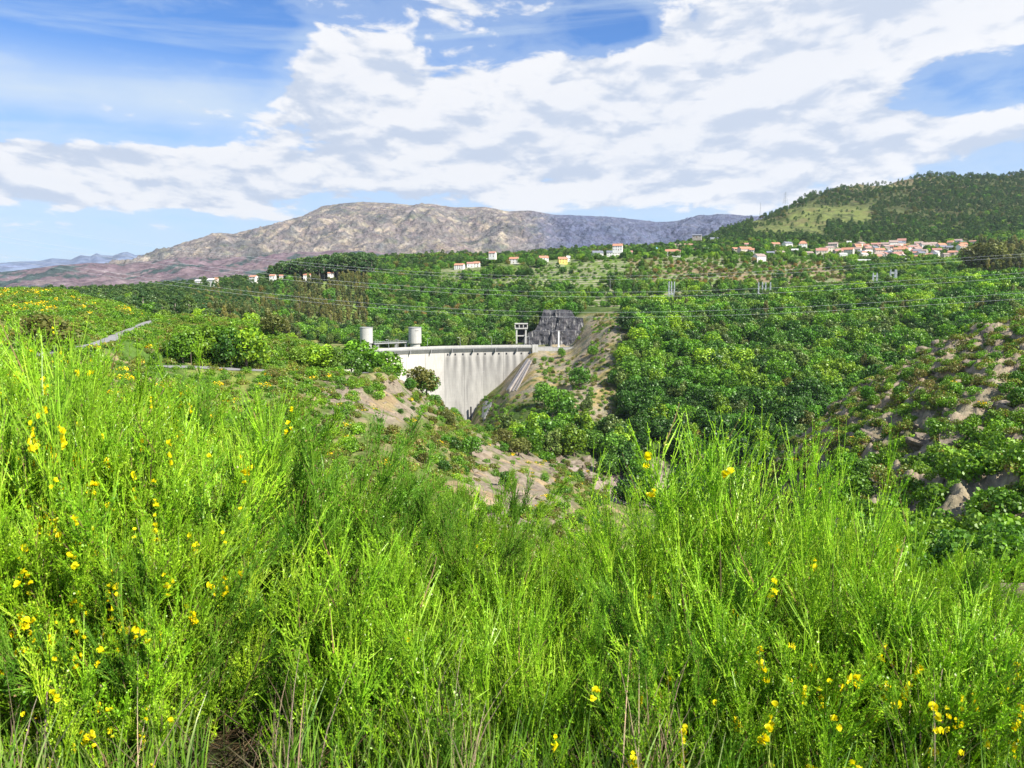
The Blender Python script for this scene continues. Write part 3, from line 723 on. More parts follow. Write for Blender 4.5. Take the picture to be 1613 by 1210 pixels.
lattice('pylon', 1237, 321, 303, 6, 2480, 'small lattice pylon on the skyline of the wooded hill', 'pylon', 2, .05)
lattice('pylon', 1197, 352, 321, 3, 2300, 'thin mast standing among trees below the skyline pylon', 'mast', 0, .03)
M_PAINT = flat_mat('grey_white_paint', (.58, .60, .60), .6)
def gantry(us, vt, vb, Y, vbar, lbl):
    p = pt(sum(us)/len(us), vb, Y); t = tag(empty('substation_gantry', p), lbl, 'gantry')
    for u in us:
        x = (u-sum(us)/len(us))/F*Y; h = (vb-vt)/F*Y; mb = MB()
        w = .95; r = .19
        for a, b in ((-1,-1),(1,-1),(1,1),(-1,1)): mb.tube([(x+a*w, b*w, -3), (x+a*w*.3, b*w*.3, h)], r, 4)
        for k in range(8):
            z0, z1 = h*k/8, h*(k+1)/8; w0, w1 = w*(1-.7*k/8), w*(1-.7*(k+1)/8)
            mb.tube([(x-w0, -w0, z0), (x+w1, -w1, z1)], .13, 4); mb.tube([(x+w0, w0, z0), (x-w1, w1, z1)], .13, 4)
        mb.obj('column', M_PAINT, t)
    h = (vb-vbar)/F*Y; xs = [(u-sum(us)/len(us))/F*Y for u in us]; mb = MB()
    mb.tube([(xs[0]-1.2, 0, h), (xs[-1]+1.2, 0, h)], .3, 4); mb.tube([(xs[0]-1.2, 0, h+1.3), (xs[-1]+1.2, 0, h+1.3)], .2, 4)
    for k in range(10):
        f = k/10; x0 = xs[0]+(xs[-1]-xs[0])*f; x1 = xs[0]+(xs[-1]-xs[0])*(f+.1); mb.tube([(x0, 0, h+(0 if k % 2 else 1.3)), (x1, 0, h+(1.3 if k % 2 else 0))], .12, 4)
    mb.obj('crossbeam', M_PAINT, t)
gantry([1053, 1057, 1061.5], 444, 487, 880, 464, 'narrow cluster of white lattice masts beside the yellow field')
gantry([1194, 1200, 1205, 1212.5], 445, 480, 885, 465, 'wide row of four white lattice masts before dark trees')
gantry([1402, 1409, 1411], 425, 448, 900, 431, 'small white lattice gantry rising among trees below the village')
gantry([1375, 1381], 430, 444, 900, 436, 'smallest white gantry, left of the one below the village')
# poles
M_WOOD = flat_mat('pole_wood', (.22, .17, .12), .9)
def utility_pole(u, v, Y, hpx, lbl, mat=None, arm=True):
    h = hpx/F*Y; mb = MB(); t = tag(empty('utility_pole', pt(u, v, Y)), lbl, 'pole')
    mb.tube([(0, 0, -1), (0, 0, h)], [.035*h**.5, .026*h**.5], 6); mb.obj('shaft', mat or M_WOOD, t)
    if arm: mb = MB(); mb.box((0, 0, h*.93), (h*.14, .12, .14)); mb.obj('crossbar', mat or M_WOOD, t)
utility_pole(302, 586, 222, 32, 'dark wooden pole at the edge of the parking area', arm=False)
utility_pole(67, 561, 168, 22, 'white marker post beside the road at the left', M_WHITE, False)
utility_pole(961, 456, 905, 14, 'pale pole on the terraces above the gorge rim', M_WHITE)
utility_pole(1106, 480, 900, 13, 'pale concrete pole standing in the yellow field', M_WHITE)
utility_pole(1161, 478, 900, 14, 'slim pole right of the yellow field', M_WHITE)
utility_pole(1400, 466, 900, 18, 'pale pole among the trees below the village gantries', M_WHITE)
utility_pole(1176, 422, 1190, 14, 'brown pole on the terraces below the village', M_WOOD)
utility_pole(1297, 412, 1200, 12, 'grey pole at the lower edge of the village', M_WHITE)

# low stone walls / long shed lines
def long_wall(pts, Y, h, mat, lbl, th=.8):
    mb = MB(); P = [pt(u, v, Y) for u, v in pts]
    for a, b in zip(P[:-1], P[1:]): beam(mb, a, b, th, h)
    return tag(mb.obj('boundary_wall', mat), lbl, 'wall')
long_wall([(1338, 409.5), (1372, 409.5)], 1195, 1.9, M_WHITE, 'long white wall at the foot of the village')
long_wall([(1120, 474), (1178, 475), (1182, 475)], 905, 1.6, M_WHITE, 'low white wall along the yellow field')

# ------------------------------------------------------------------ houses
def roof_mat(name, c):
    m, t, out = new_mat(name); P = t.node('ShaderNodeTexCoord').outputs['Object']; n = t.noise(P, .9, 5, .65); n2 = t.noise(P, 5, 2, .5)
    k = t.m('MULTIPLY', t.rng(n, .3, .7, .75, 1.2), t.rng(n2, .3, .7, .88, 1.1)); pbsdf(t, out, t.mix(1.0, c, t.comb(k, k, k), 'MULTIPLY'), .85, n2, .4, .1, .2); return m
ROOF = dict(o=roof_mat('orange_tiles', (.50, .24, .15)), r=roof_mat('red_tiles', (.42, .22, .17)), b=roof_mat('brown_tiles', (.36, .27, .23)), g=roof_mat('slate', (.20, .21, .24)), c=roof_mat('blue_sheet', (.30, .55, .75)), w=roof_mat('pale_sheet', (.62, .60, .56)))
WALLM = dict(w=flat_mat('whitewash', (.80, .77, .70), .85, .08, .4), s=flat_mat('granite_blocks', (.38, .34, .29), .9, .3, .5), c=flat_mat('cream_render', (.70, .62, .50), .85, .12, .4), y=flat_mat('yellow_render', (.80, .60, .16), .85, .05, .4), p=flat_mat('pink_render', (.66, .54, .46), .85, .12, .4))
M_WIN = flat_mat('window_glass', (.06, .07, .09), .25, .05, spec=.5); M_DOOR = flat_mat('door_paint', (.22, .12, .07), .6)
def house(u, v, wpx, hpx, wall, roof, lbl, grp=None, rot=0, hip=False, depth=None, Yo=None, ruin=False):
    h0 = hit(u, v, 650, 1900) if Yo is None else None
    p = h0 if h0 is not None else pt(u, v, Yo or 1250)
    p = Vector(p); Y = p.y; w = wpx/F*Y; h = hpx/F*Y*.72; d = depth or min(w*.8, 11); rh = hpx/F*Y*.36
    t = tag(empty('village_house', p, rot), lbl, 'house', grp)
    mb = MB(); mb.box((0, 0, h/2-2), (w, d, h+4))
    if not hip: mb.add([(-w/2, -d/2, h), (-w/2, d/2, h), (-w/2, 0, h+rh*.93), (w/2, -d/2, h), (w/2, d/2, h), (w/2, 0, h+rh*.93)], [(0,2,1),(3,4,5),(0,3,5,2),(1,2,5,4)])
    mb.obj('wall', WALLM[wall], t)
    ov = .5; mb = MB(); k = w*.28 if hip else 0; th = .28
    a = [(-w/2-ov, -d/2-ov, h-.15), (w/2+ov, -d/2-ov, h-.15), (w/2+ov, d/2+ov, h-.15), (-w/2-ov, d/2+ov, h-.15), (-w/2-ov*(0 if hip else 1)+k, 0, h+rh), (w/2+ov*(0 if hip else 1)-k, 0, h+rh)]
    V = a+[(x, y, z+th) for x, y, z in a]
    F_ = [(6,7,11,10),(8,9,10,11),(0,4,5,1),(2,5,4,3),(0,1,7,6),(1,5,11,7),(5,2,8,11),(2,3,9,8),(3,4,10,9),(4,0,6,10)]
    if hip: F_ += [(7,8,11),(9,6,10),(1,5,2),(3,4,0)]
    mb.add(V, F_); ro = mb.obj('roof', ROOF[roof], t)
    if wpx > 13: mb = MB(); mb.box((w*.25, d*.18, h+rh*.8), (.9, .9, rh*.9)); mb.obj('chimney', WALLM['w' if wall != 's' else 's'], ro)
    fl = 2 if h > 5.2 else 1; nw = max(2, int(w/3.6))
    for f in range(fl):
        for k in range(nw):
            if f == 0 and k == nw//2: continue
            x = -w/2+w*(k+.5)/nw; z = h*(f+.55)/fl; mb = MB(); mb.box((x, -d/2-.02, z), (1.15, .14, min(1.5, h/fl*.5))); mb.obj('window', M_WIN, t)
    mb = MB(); x = -w/2+w*(nw//2+.5)/nw; mb.box((x, -d/2-.02, 1.15), (1.2, .16, 2.3)); mb.obj('door', M_DOOR, t)
    for sy in (0,):
        mb = MB(); mb.box((w/2+.02, sy, h*.6), (.14, 1.1, min(1.5, h*.35))); mb.obj('window', M_WIN, t)
    return t
HS = [
 (313,448,12,9,'w','w','white house half hidden by dark pines, at the wood\'s left end'),(334,447,16,10,'w','w','white house with pale roof above the dark pines'),(341,445,8,9,'c','o','tiny house with orange roof beside the pale roofed one'),
 (370,450,17,7,'w','o','low white bungalow with orange hipped roof on the wooded slope',1),(400,442,15,10,'w','o','white gabled house with orange roof on a small lawn'),
 (430,439,12,8,'w','o','white house with orange roof under the tall pine wood'),(443,438,8,6,'w','o','smallest orange roofed house beneath the pine wood'),(484,438,15,8,'w','o','white house with orange roof at the pine wood\'s right edge'),(521,434,12,6,'w','o','white house with wide orange roof right of the pine wood'),
 (724,424,17,9,'w','o','long white house with orange roof, left end of the terraces'),(741,421,12,8,'w','r','white house with faded roof between two orange roofed ones'),(751,421,11,9,'w','o','white gabled house with bright orange gable on the terraces'),
 (767,413,10,6,'s','w','low grey outbuilding on the lane above the terraces'),(776,405,12,9,'w','r','white house with reddish roof standing highest above the lane'),
 (810,415,16,10,'w','o','white house with vivid orange roof, alone on the terraces'),(856,413,16,10,'w','o','white house with orange roof beside round trees'),(886,415,16,10,'y','o','yellow house with orange roof and pale annex'),(895,412,6,9,'w','w','small pale annex behind the yellow house'),
 (941,406,19,11,'w','g','white house with dark slate roof'),(973,395,17,11,'w','o','white house with orange roof, upper one of the cluster'),(962,405,14,10,'w','g','white house with slate roof behind a dark tree'),(972,404,10,9,'w','r','small white gable with red roof in the slate roofed cluster'),(993,402,7,7,'c','r','small cream house with a reddish roof among trees'),
 (1027,398,18,8,'w','c','low white building with bright blue roof'),(1045,394,12,7,'s','b','stone house with brown roof above the blue roofed building'),
 (1060,404,27,11,'w','o','big two storey white house with orange roof, in front'),(1066,394,17,10,'w','b','tall white house with brown roof behind the big one'),(1083,392,17,8,'p','r','pink house with red roof right of the tall white house'),(1091,397,12,6,'s','r','low stone barn with dark red roof'),(1112,396,8,6,'w','w','tiny pale shed in the green field'),
 (1124,384,22,10,'s','g','roofless looking grey stone building on the knoll'),(1098,375,16,6,'s','g','grey stone ruin on top of the knoll'),
 (1158,398,16,8,'c','o','cream house with orange roof, left of the long red roofs'),(1173,400,26,11,'p','o','long pink house with orange roof in the field'),(1177,390,12,7,'w','r','white house with red roof behind the long pink one'),(1184,400,9,9,'w','o','narrow white house at the end of the long pink one'),
 (1196,412,21,12,'w','b','pale house with brown roof below the village'),(1221,391,15,9,'p','o','house with vivid orange roof at the village\'s left'),(1240,390,17,9,'w','g','white house with dark flat roof'),(1227,404,20,9,'s','b','old stone house with brown roof'),(1213,404,14,8,'s','g','grey stone barn left of the old stone house'),
 (1264,393,15,13,'w','o','tall white house with orange hipped roof',1),(1272,404,18,8,'s','b','stone house low in the village, by bushes'),(1293,404,20,13,'c','r','large cream house with a gable at the village front'),(1312,390,17,8,'p','b','house with dull pink roof at the village top'),
 (1337,386,8,6,'w','w','small pale house alone on the slope above the village'),(1349,390,14,6,'s','b','low stone house with brown roof above the village lane'),
 (1335,401,22,11,'c','o','cream house with faded orange roof, mid village'),(1350,400,14,10,'c','b','narrow cream house with brown roof, mid village'),(1320,402,16,9,'s','r','stone house with red roof, mid village'),
 (1379,391,17,8,'p','r','pink house with a big red roof'),(1385,401,18,10,'p','o','house with orange gable between pink roofs'),(1384,408,17,10,'w','b','white house with brown roof and dark windows, front row'),
 (1418,400,25,10,'c','o','long house with bright orange roof, centre of the village'),(1412,405,30,7,'p','r','long low terrace with red roof below the bright orange one'),(1420,387,15,11,'w','r','white house standing above the village roofs'),(1413,392,10,7,'s','b','small stone house beside the upper white one'),
 (1447,411,27,9,'c','o','wide vivid orange roof at the village\'s lower edge'),(1457,393,18,11,'w','b','white house with greyish brown roof'),(1444,401,14,8,'s','g','dark stone house amid the red roofs'),
 (1475,400,16,9,'p','r','house with dusty red roof right of the centre'),(1482,394,16,11,'w','o','white house with orange roof at the village\'s right'),(1495,396,12,9,'s','g','grey house beside the white one at the right'),(1500,402,16,7,'s','r','low stone house with red roof, right lower row'),
 (1513,395,15,10,'w','o','white house with orange roof near the dark tree'),(1532,384,12,5,'c','r','tiny house on the slope at the far right of the village'),(1518,385,10,5,'c','b','tiny cream house on the slope right of the village'),(1424,413,17,6,'w','w','pale flat shed below the village'),(1366,397,14,8,'s','r','stone house with patched red roof between lanes'),(1306,396,15,8,'c','b','cream house with tan roof behind the large cream one'),
 (1402,394,12,8,'s','r','small house with dark red roof in the village middle'),(1438,393,14,7,'s','b','stone shed with brown roof near the grey brown roofs'),(1252,399,12,7,'s','w','small stone shed with pale roof among vines'),(1364,404,15,8,'p','o','low pink house beside the long stone wall'),(1470,406,14,7,'s','g','dark stone barn at the lower right of the village'),(1489,405,13,6,'s','b','low brown roofed barn at the village\'s lower right')]
rh_ = random.Random(4); HXY = []
for q in HS:
    hip = len(q) > 7
    grp = 'houses of the hillside village' if q[0] > 1140 else ('houses scattered along the terraces' if q[0] > 600 else 'houses by the pine woods')
    if q[0] < 560: Yo = 1180
    else: Yo = None
    vg = q[0] > 1140
    t = house(q[0], q[1], q[2]*(.8 if vg else .72 if q[0] < 560 else .86), q[3]*(.88 if vg else .75 if q[0] < 560 else .88), q[4], q[5], q[6], grp, rh_.uniform(-.7, .5) if vg else rh_.uniform(-.35, .25), hip, Yo=Yo); HXY.append((t.location.x, t.location.y))
vlg = random.Random(61)
for k in range(85):      # the packed middle of the village
    u = vlg.triangular(1285, 1562, 1430); v = 388+22*vlg.random()-(6 if u > 1500 else 0); p = hit(u, v, 1100, 1700)
    if p is None or min(math.hypot(p.x-a, (p.y-b)*.5) for a, b in HXY) < 7.5: continue
    rf = vlg.choice('oorrbbbgw'); wl = vlg.choice('wwccppss'); wpx = vlg.uniform(8, 13)
    rn = dict(o='orange', r='red', b='brown', g='slate', w='pale flat')[rf]; wn = dict(w='white', c='cream', p='pink', s='stone')[wl]
    row = 'upper' if v < 395 else 'middle' if v < 402 else 'lower'; side = 'left side' if u < 1370 else 'centre' if u < 1460 else 'right side'
    t = house(u, v, wpx, vlg.uniform(6, 8.5), wl, rf, 'small %s house, %s roof, %s rows at the village %s' % (wn, rn, row, side), 'houses of the hillside village', vlg.uniform(-.9, .9)); HXY.append((t.location.x, t.location.y))
HXY = np.array(HXY)
import bmesh
# ------------------------------------------------------------------ foliage
def leaf_mat(name, trans=.24, rough=.6, tint=((.8, .85, .8), (1.25, 1.15, 1.0)), sat=1.0):
    m, t, out = new_mat(name); c = t.mix(1.0, attr(t), (1.68, 1.55, .95), 'MULTIPLY')
    r = t.node('ShaderNodeObjectInfo').outputs['Random']
    tn = t.ramp(r, [(0, tint[0]), (.5, tuple((a+b)/2 for a, b in zip(*tint))), (1, tint[1])])
    r2 = t.m('FRACT', t.m('MULTIPLY', r, 17.31)); v = t.rng(r2, 0, 1, .75, 1.3)
    c = t.mix(1.0, t.mix(1.0, c, tn, 'MULTIPLY'), t.comb(v, v, v), 'MULTIPLY')
    d = t.node('ShaderNodeBsdfDiffuse'); t.put(d.inputs[0], c)
    tr = t.node('ShaderNodeBsdfTranslucent'); t.put(tr.inputs[0], t.mix(1.0, c, (1.1, 1.25, .6), 'MULTIPLY'))
    gl = t.node('ShaderNodeBsdfGlossy'); gl.inputs['Roughness'].default_value = .45; gl.inputs[0].default_value = (.9, 1, .8, 1)
    mx = t.node('ShaderNodeMixShader'); mx.inputs[0].default_value = trans; t.l.new(d.outputs[0], mx.inputs[1]); t.l.new(tr.outputs[0], mx.inputs[2])
    m2 = t.node('ShaderNodeMixShader'); m2.inputs[0].default_value = .035; t.l.new(mx.outputs[0], m2.inputs[1]); t.l.new(gl.outputs[0], m2.inputs[2])
    t.l.new(m2.outputs[0], out.inputs[0]); return m
M_LEAF = leaf_mat('leaves'); M_PINE = leaf_mat('needles', .2, tint=((.85, .9, .85), (1.2, 1.1, 1.05)))
M_BARK = flat_mat('bark', (.16, .12, .09), .9, .3, 1.5); M_PALEBARK = flat_mat('pale_bark', (.36, .31, .26), .9, .3, 1.5)

def leaf_quads(P, N, size, rng, jit=.6, asp=1.5, col=None):
    n = len(P); N = N+rng.normal(0, jit, (n, 3)); N /= np.linalg.norm(N, axis=1)[:, None]+1e-9
    a = np.cross(N, rng.normal(0, 1, (n, 3))); a /= np.linalg.norm(a, axis=1)[:, None]+1e-9; b = np.cross(N, a)
    s = (size*rng.uniform(.6, 1.35, n))[:, None]
    V = np.stack([P-a*s*.5*asp, P-b*s*.5, P+a*s*.5*asp, P+b*s*.5], 1).reshape(-1, 3)
    Fq = np.arange(4*n).reshape(n, 4)
    c = None if col is None else np.repeat(col, 4, 0)
    return V, Fq, c
def crown_mesh(name, lobes, n, leaf, seed, base, dark=None, mat=None, inner=.12, jit=.55, var=.18, flowers=None, ff=0.):
    rng = np.random.default_rng(seed); L = np.array(lobes, float)
    w = (L[:, 3]*L[:, 4]+L[:, 4]*L[:, 5]+L[:, 3]*L[:, 5]); w /= w.sum()
    k = rng.choice(len(L), int(n*2.2), p=w); d = rng.normal(0, 1, (len(k), 3)); d /= np.linalg.norm(d, axis=1)[:, None]
    r = np.where(rng.random(len(k)) < inner, rng.uniform(.3, .8, len(k)), rng.uniform(.82, 1.06, len(k)))
    r = r*(1+.14*np.sin(d[:, 0]*5+k)*np.sin(d[:, 1]*5+2*k)*1.0)
    P = L[k, :3]+d*L[k, 3:]*r[:, None]
    # drop leaves that lie well inside another lobe
    keep = np.ones(len(P), bool)
    for j in range(len(L)):
        q = np.linalg.norm((P-L[j, :3])/L[j, 3:], axis=1); keep &= ~((q < .72) & (k != j) & (rng.random(len(P)) > inner))
    keep &= ~((d[:, 2] < -.75) & (rng.random(len(P)) < .6))
    P, d, k = P[keep][:n], d[keep][:n], k[keep][:n]
    lob = rng.uniform(1-var, 1+var, len(L))[k]; c = np.array(base)*(lob*rng.uniform(1-var, 1+var, len(P)))[:, None]
    if dark is not None: c = c*(1-.0)+0; m = rng.random(len(P)) < .3; c[m] = np.array(dark)*lob[m][:, None]
    if flowers is not None:
        top = (d[:, 2] > -.1) & (rng.random(len(P)) < ff) & (np.sin(k*2.3+P[:, 0]) > -.4); c[top] = flowers
    V, Fq, cc = leaf_quads(P, d, leaf, rng, jit, 1.4, c)
    return mesh_np(name, V, [Fq], [mat or M_LEAF], False, cc)
def lobes_round(seed, R_, H, z0, nl=14, flat=.75, rl=.42):
    """lobes spread over a dome of radius R_ from height z0 to H"""
    rg = np.random.default_rng(seed); out = [(0, 0, (z0+H)/2, R_*.62, R_*.62, (H-z0)*.42)]
    for i in range(nl):
        t = i*2.39996+rg.uniform(-.3, .3); f = (i+.5)/nl; zz = z0+(H-z0)*(.18+.70*f); rad = R_*math.sqrt(max(0, 1-((f-.33)/.72)**2))*.72
        s = R_*rl*rg.uniform(.75, 1.25); out.append((rad*math.cos(t)+rg.normal(0, .06*R_), rad*math.sin(t)+rg.normal(0, .06*R_), zz, s, s, s*flat))
    return out
def trunk_mesh(name, h, r, seed, mat=None, limbs=4, spread=2.2, top=.85):
    rg = random.Random(seed); mb = MB(); b = (rg.uniform(-.3, .3), rg.uniform(-.3, .3))
    mb.tube([(0, 0, -1.2), (0, 0, .1), (b[0], b[1], h*.5), (b[0]*1.4, b[1]*.6, h*top)], [r*1.5, r*1.1, r*.75, r*.25], 7)
    for k in range(limbs):
        t = k*2.4+rg.uniform(-.4, .4); z = h*rg.uniform(.3, .6)
        mb.tube([(b[0]*.7, b[1]*.7, z), (b[0]+math.cos(t)*spread*.45, b[1]+math.sin(t)*spread*.45, z+h*.15), (b[0]+math.cos(t)*spread, b[1]+math.sin(t)*spread, z+h*.3)], [r*.5, r*.3, r*.12], 5)
    return mb.mesh(name, mat or M_BARK, True)

# prototype meshes: height 10 m broadleaf etc, scaled per tree
BROAD = [crown_mesh('broad_crown', lobes_round(s, 4.6, 10.2, 1.2, 15+s % 4, .8, .40), 1500, .62, s, b, dk) for s, b, dk in
         [(1, (.085, .20, .018), (.05, .13, .015)), (2, (.055, .155, .016), (.035, .10, .014)), (3, (.16, .28, .02), (.08, .18, .018)), (4, (.07, .165, .028), (.04, .11, .02)), (5, (.035, .10, .016), (.02, .06, .012)), (6, (.11, .20, .035), (.07, .14, .02))]]
def lobes_irreg(seed, R_, H, nd=4):
    rg = np.random.default_rng(seed); out = []
    for k in range(nd):
        t = k*2.2+rg.uniform(-.5, .5); a = R_*rg.uniform(.25, .6); h = H*rg.uniform(.62, 1.0); r0 = R_*rg.uniform(.42, .62); cx, cy = a*math.cos(t), a*math.sin(t)
        for i in range(5):
            q = i*1.5+rg.uniform(-.3, .3); out.append((cx+r0*.45*math.cos(q), cy+r0*.45*math.sin(q), h*(.45+.1*i), r0*.6, r0*.6, r0*rg.uniform(.45, .7)))
        out.append((cx, cy, h*.5, r0*.8, r0*.8, h*.38))
    return out
BROAD += [crown_mesh('broad_crown', lobes_irreg(s, 5.0, 11, nd), 1700, .62, s, b, dk) for s, nd, b, dk in [(7, 4, (.13, .23, .018), (.07, .15, .015)), (8, 3, (.035, .095, .02), (.02, .06, .014)), (9, 5, (.085, .13, .045), (.05, .095, .03))]]
BROAD_T = [trunk_mesh('broad_trunk', 9, .3, s) for s in range(3)]
BROWN = [crown_mesh('brown_crown', lobes_round(s, 4.6, 10.0, 1.5, 13, .75, .38), 1300, .6, s, b) for s, b in [(11, (.12, .12, .04)), (12, (.09, .105, .04)), (13, (.17, .125, .05))]]
def lobes_pine(seed, H, R_):
    rg = np.random.default_rng(seed); out = []
    for i in range(12):
        f = i/11; z = H*(.48+.46*f); rad = R_*(.75+.45*f-.95*f**3)*.8; t = i*2.4+rg.uniform(-.3, .3); s = R_*rg.uniform(.34, .5)*(1-.35*f)
        out.append((rad*math.cos(t), rad*math.sin(t), z, s, s, s*.55))
    out.append((0, 0, H*.9, R_*.5, R_*.5, R_*.35)); return out
PINE = [crown_mesh('pine_crown', lobes_pine(s, 14, 3.6), 1000, .55, s, b, mat=M_PINE, jit=.8) for s, b in [(21, (.042, .095, .034)), (22, (.06, .11, .04)), (23, (.034, .078, .036))]]
PINE_T = [trunk_mesh('pine_trunk', 13.5, .28, s, M_PALEBARK, 3, 1.5, .97) for s in range(2)]
def lobes_euc(seed, H):
    rg = np.random.default_rng(seed); out = []
    for i in range(20):
        f = rg.uniform(0, 1); z = H*(.32+.64*f); rad = 2.6*(1-.4*f)*rg.uniform(.3, 1); t = rg.uniform(0, 6.28); s = rg.uniform(.9, 1.6)
        out.append((rad*math.cos(t), rad*math.sin(t), z, s, s, s*1.35))
    return out
EUC = [crown_mesh('eucalyptus_crown', lobes_euc(s, 20), 1500, .6, s, b, jit=.8) for s, b in [(31, (.085, .105, .045)), (32, (.115, .12, .055)), (33, (.065, .09, .04))]]
EUC_T = [trunk_mesh('eucalyptus_trunk', 19, .3, s, M_PALEBARK, 4, 1.6, .95) for s in range(2)]
SHRUB = [crown_mesh('shrub', lobes_round(s, 1.9, 2.9, .1, 9, .8, .45), 520, .34, s, b, dk, inner=.2) for s, b, dk in
         [(41, (.10, .21, .02), (.05, .13, .015)), (42, (.07, .16, .02), (.04, .10, .014)), (43, (.13, .23, .03), (.07, .14, .02)), (44, (.09, .11, .035), (.13, .10, .05))]]
GORSE = [crown_mesh('gorse', lobes_round(s, 1.5, 1.7, .0, 8, .7, .5), 460, .26, s, b, dk, inner=.2, flowers=(.75, .52, .01), ff=f_) for s, b, dk, f_ in
         [(51, (.115, .23, .02), (.06, .14, .015), 0), (52, (.075, .175, .018), (.04, .10, .015), 0), (53, (.11, .17, .03), (.14, .10, .04), 0), (54, (.11, .18, .02), (.06, .13, .015), .6)]]
DEADC = MB(); rg_ = random.Random(8)
for k in range(60):
    t = rg_.uniform(0, 6.28); z = rg_.uniform(3, 11); L_ = (12.5-z)*.35+.5
    DEADC.tube([(0, 0, z), (math.cos(t)*L_*.5, math.sin(t)*L_*.5, z+L_*.4), (math.cos(t)*L_, math.sin(t)*L_, z+L_*.75)], [.12, .07, .02], 4, False)
DEADC = DEADC.mesh('bare_branches', flat_mat('dead_wood', (.42, .36, .30), .9, .2)); DEADT = trunk_mesh('bare_trunk', 12, .25, 5, M_PALEBARK, 2, 1.2, .95)
HLD = dict(broad=10.5, brown=10, pine=14.5, euc=21, shrub=3, gorse=1.8)
MESHES = dict(broad=BROAD, brown=BROWN, pine=PINE, euc=EUC, shrub=SHRUB, gorse=GORSE)
TRK = dict(broad=BROAD_T, brown=BROAD_T, pine=PINE_T, euc=EUC_T)
NAMES = dict(broad=('broadleaf_tree', 'tree'), brown=('copper_leaved_tree', 'tree'), pine=('pine_tree', 'pine tree'), euc=('eucalyptus_tree', 'tree'), shrub=('shrub', 'shrub'), gorse=('gorse_bush', 'bush'))

CAND = {k: [] for k in MESHES}      # arrays of x y z variant scale
vr = np.random.default_rng(99)
def grid_pts(Y0, Y1, u0, u1, sp):
    xs0, xs1 = (min(u0, CX)-CX)/F*Y1, (max(u1, CX)-CX)/F*Y1
    if u0 > CX: xs0 = (u0-CX)/F*Y0
    if u1 < CX: xs1 = (u1-CX)/F*Y0
    gx, gy = np.meshgrid(np.arange(xs0, xs1, sp), np.arange(Y0, Y1, sp)); x = gx.ravel()+vr.uniform(-.45, .45, gx.size)*sp; y = gy.ravel()+vr.uniform(-.45, .45, gx.size)*sp
    z = zg(x, y); u, v = proj(x, y, z); k = (u > u0) & (u < u1); return x[k], y[k], z[k], u[k], v[k]
def droad(x, y): return dist_road(x, y)
def dhouse(x, y):
    d = np.full(len(x), 1e9)
    for hx, hy in HXY:
        # keep clear of the house itself and the view corridor just in front of it
        d = np.minimum(d, np.hypot((x-hx)*.8, np.where(y < hy, (y-hy)*.35, (y-hy))))
    return d
def inb(u, v, u0, u1, v0, v1): return (u > u0) & (u < u1) & (v > v0) & (v < v1)
def add(kind, x, y, z, keep, scale, variants=None):
    k = np.nonzero(keep)[0]
    if not len(k): return
    n = len(k); var = vr.choice(variants if variants is not None else np.arange(len(MESHES[kind])), n)
    s = scale*(.62+.75*vr.random(n)**1.4+.12*vr.random(n)) if np.isscalar(scale) else scale[k]*vr.uniform(.8, 1.2, n)
    CAND[kind].append(np.stack([x[k], y[k], z[k], var, s], 1))
UEXT0, UEXT1 = -170, 1790
cut = lambda u, v: (inb(u, v, 806, 932, 484, 566) & (y < 787)) | inb(u, v, 868, 950, 720, 785) | inb(u, v, 1008, 1058, 700, 800)
# gorge forest, right bank
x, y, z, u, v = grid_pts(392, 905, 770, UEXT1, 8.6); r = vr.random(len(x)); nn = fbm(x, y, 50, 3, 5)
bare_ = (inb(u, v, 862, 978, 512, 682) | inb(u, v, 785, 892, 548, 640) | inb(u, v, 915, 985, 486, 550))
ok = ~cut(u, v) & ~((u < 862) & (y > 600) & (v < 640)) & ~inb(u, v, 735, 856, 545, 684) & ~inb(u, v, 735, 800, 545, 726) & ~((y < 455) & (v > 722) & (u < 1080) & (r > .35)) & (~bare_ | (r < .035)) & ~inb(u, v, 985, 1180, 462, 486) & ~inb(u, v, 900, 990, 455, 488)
dark = (nn > .05) | ((v > 635) & (u > 960) & (r < .6)); low_ = (v > 620) & (u > 980)  # crowns low in the gorge get darker greens to stand in for its shade
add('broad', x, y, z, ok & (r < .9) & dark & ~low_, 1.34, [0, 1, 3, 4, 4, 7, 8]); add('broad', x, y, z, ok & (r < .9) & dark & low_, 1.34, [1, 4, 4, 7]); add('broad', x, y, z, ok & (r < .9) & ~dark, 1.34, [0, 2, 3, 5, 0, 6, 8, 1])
add('euc', x, y, z, ok & inb(u, v, 1380, 1520, 470, 520) & (r > .55), .62); add('brown', x, y, z, ok & (r > .90) & (r < .93), 1.0, [0, 1]); add('pine', x, y, z, ok & (r > .93) & (r < .965), .95); add('euc', x, y, z, ok & (r > .965) & (v < 640), .7)
x, y, z, u, v = grid_pts(470, 780, 755, 980, 5); r = vr.random(len(x)); add('shrub', x, y, z, (r < .27) & ~cut(u, v) & ((u > 840) | (v > 625)), .9); add('gorse', x, y, z, (r > .55) & ~cut(u, v) & ((u > 845) | (v > 622)), .95, [0, 1, 2])
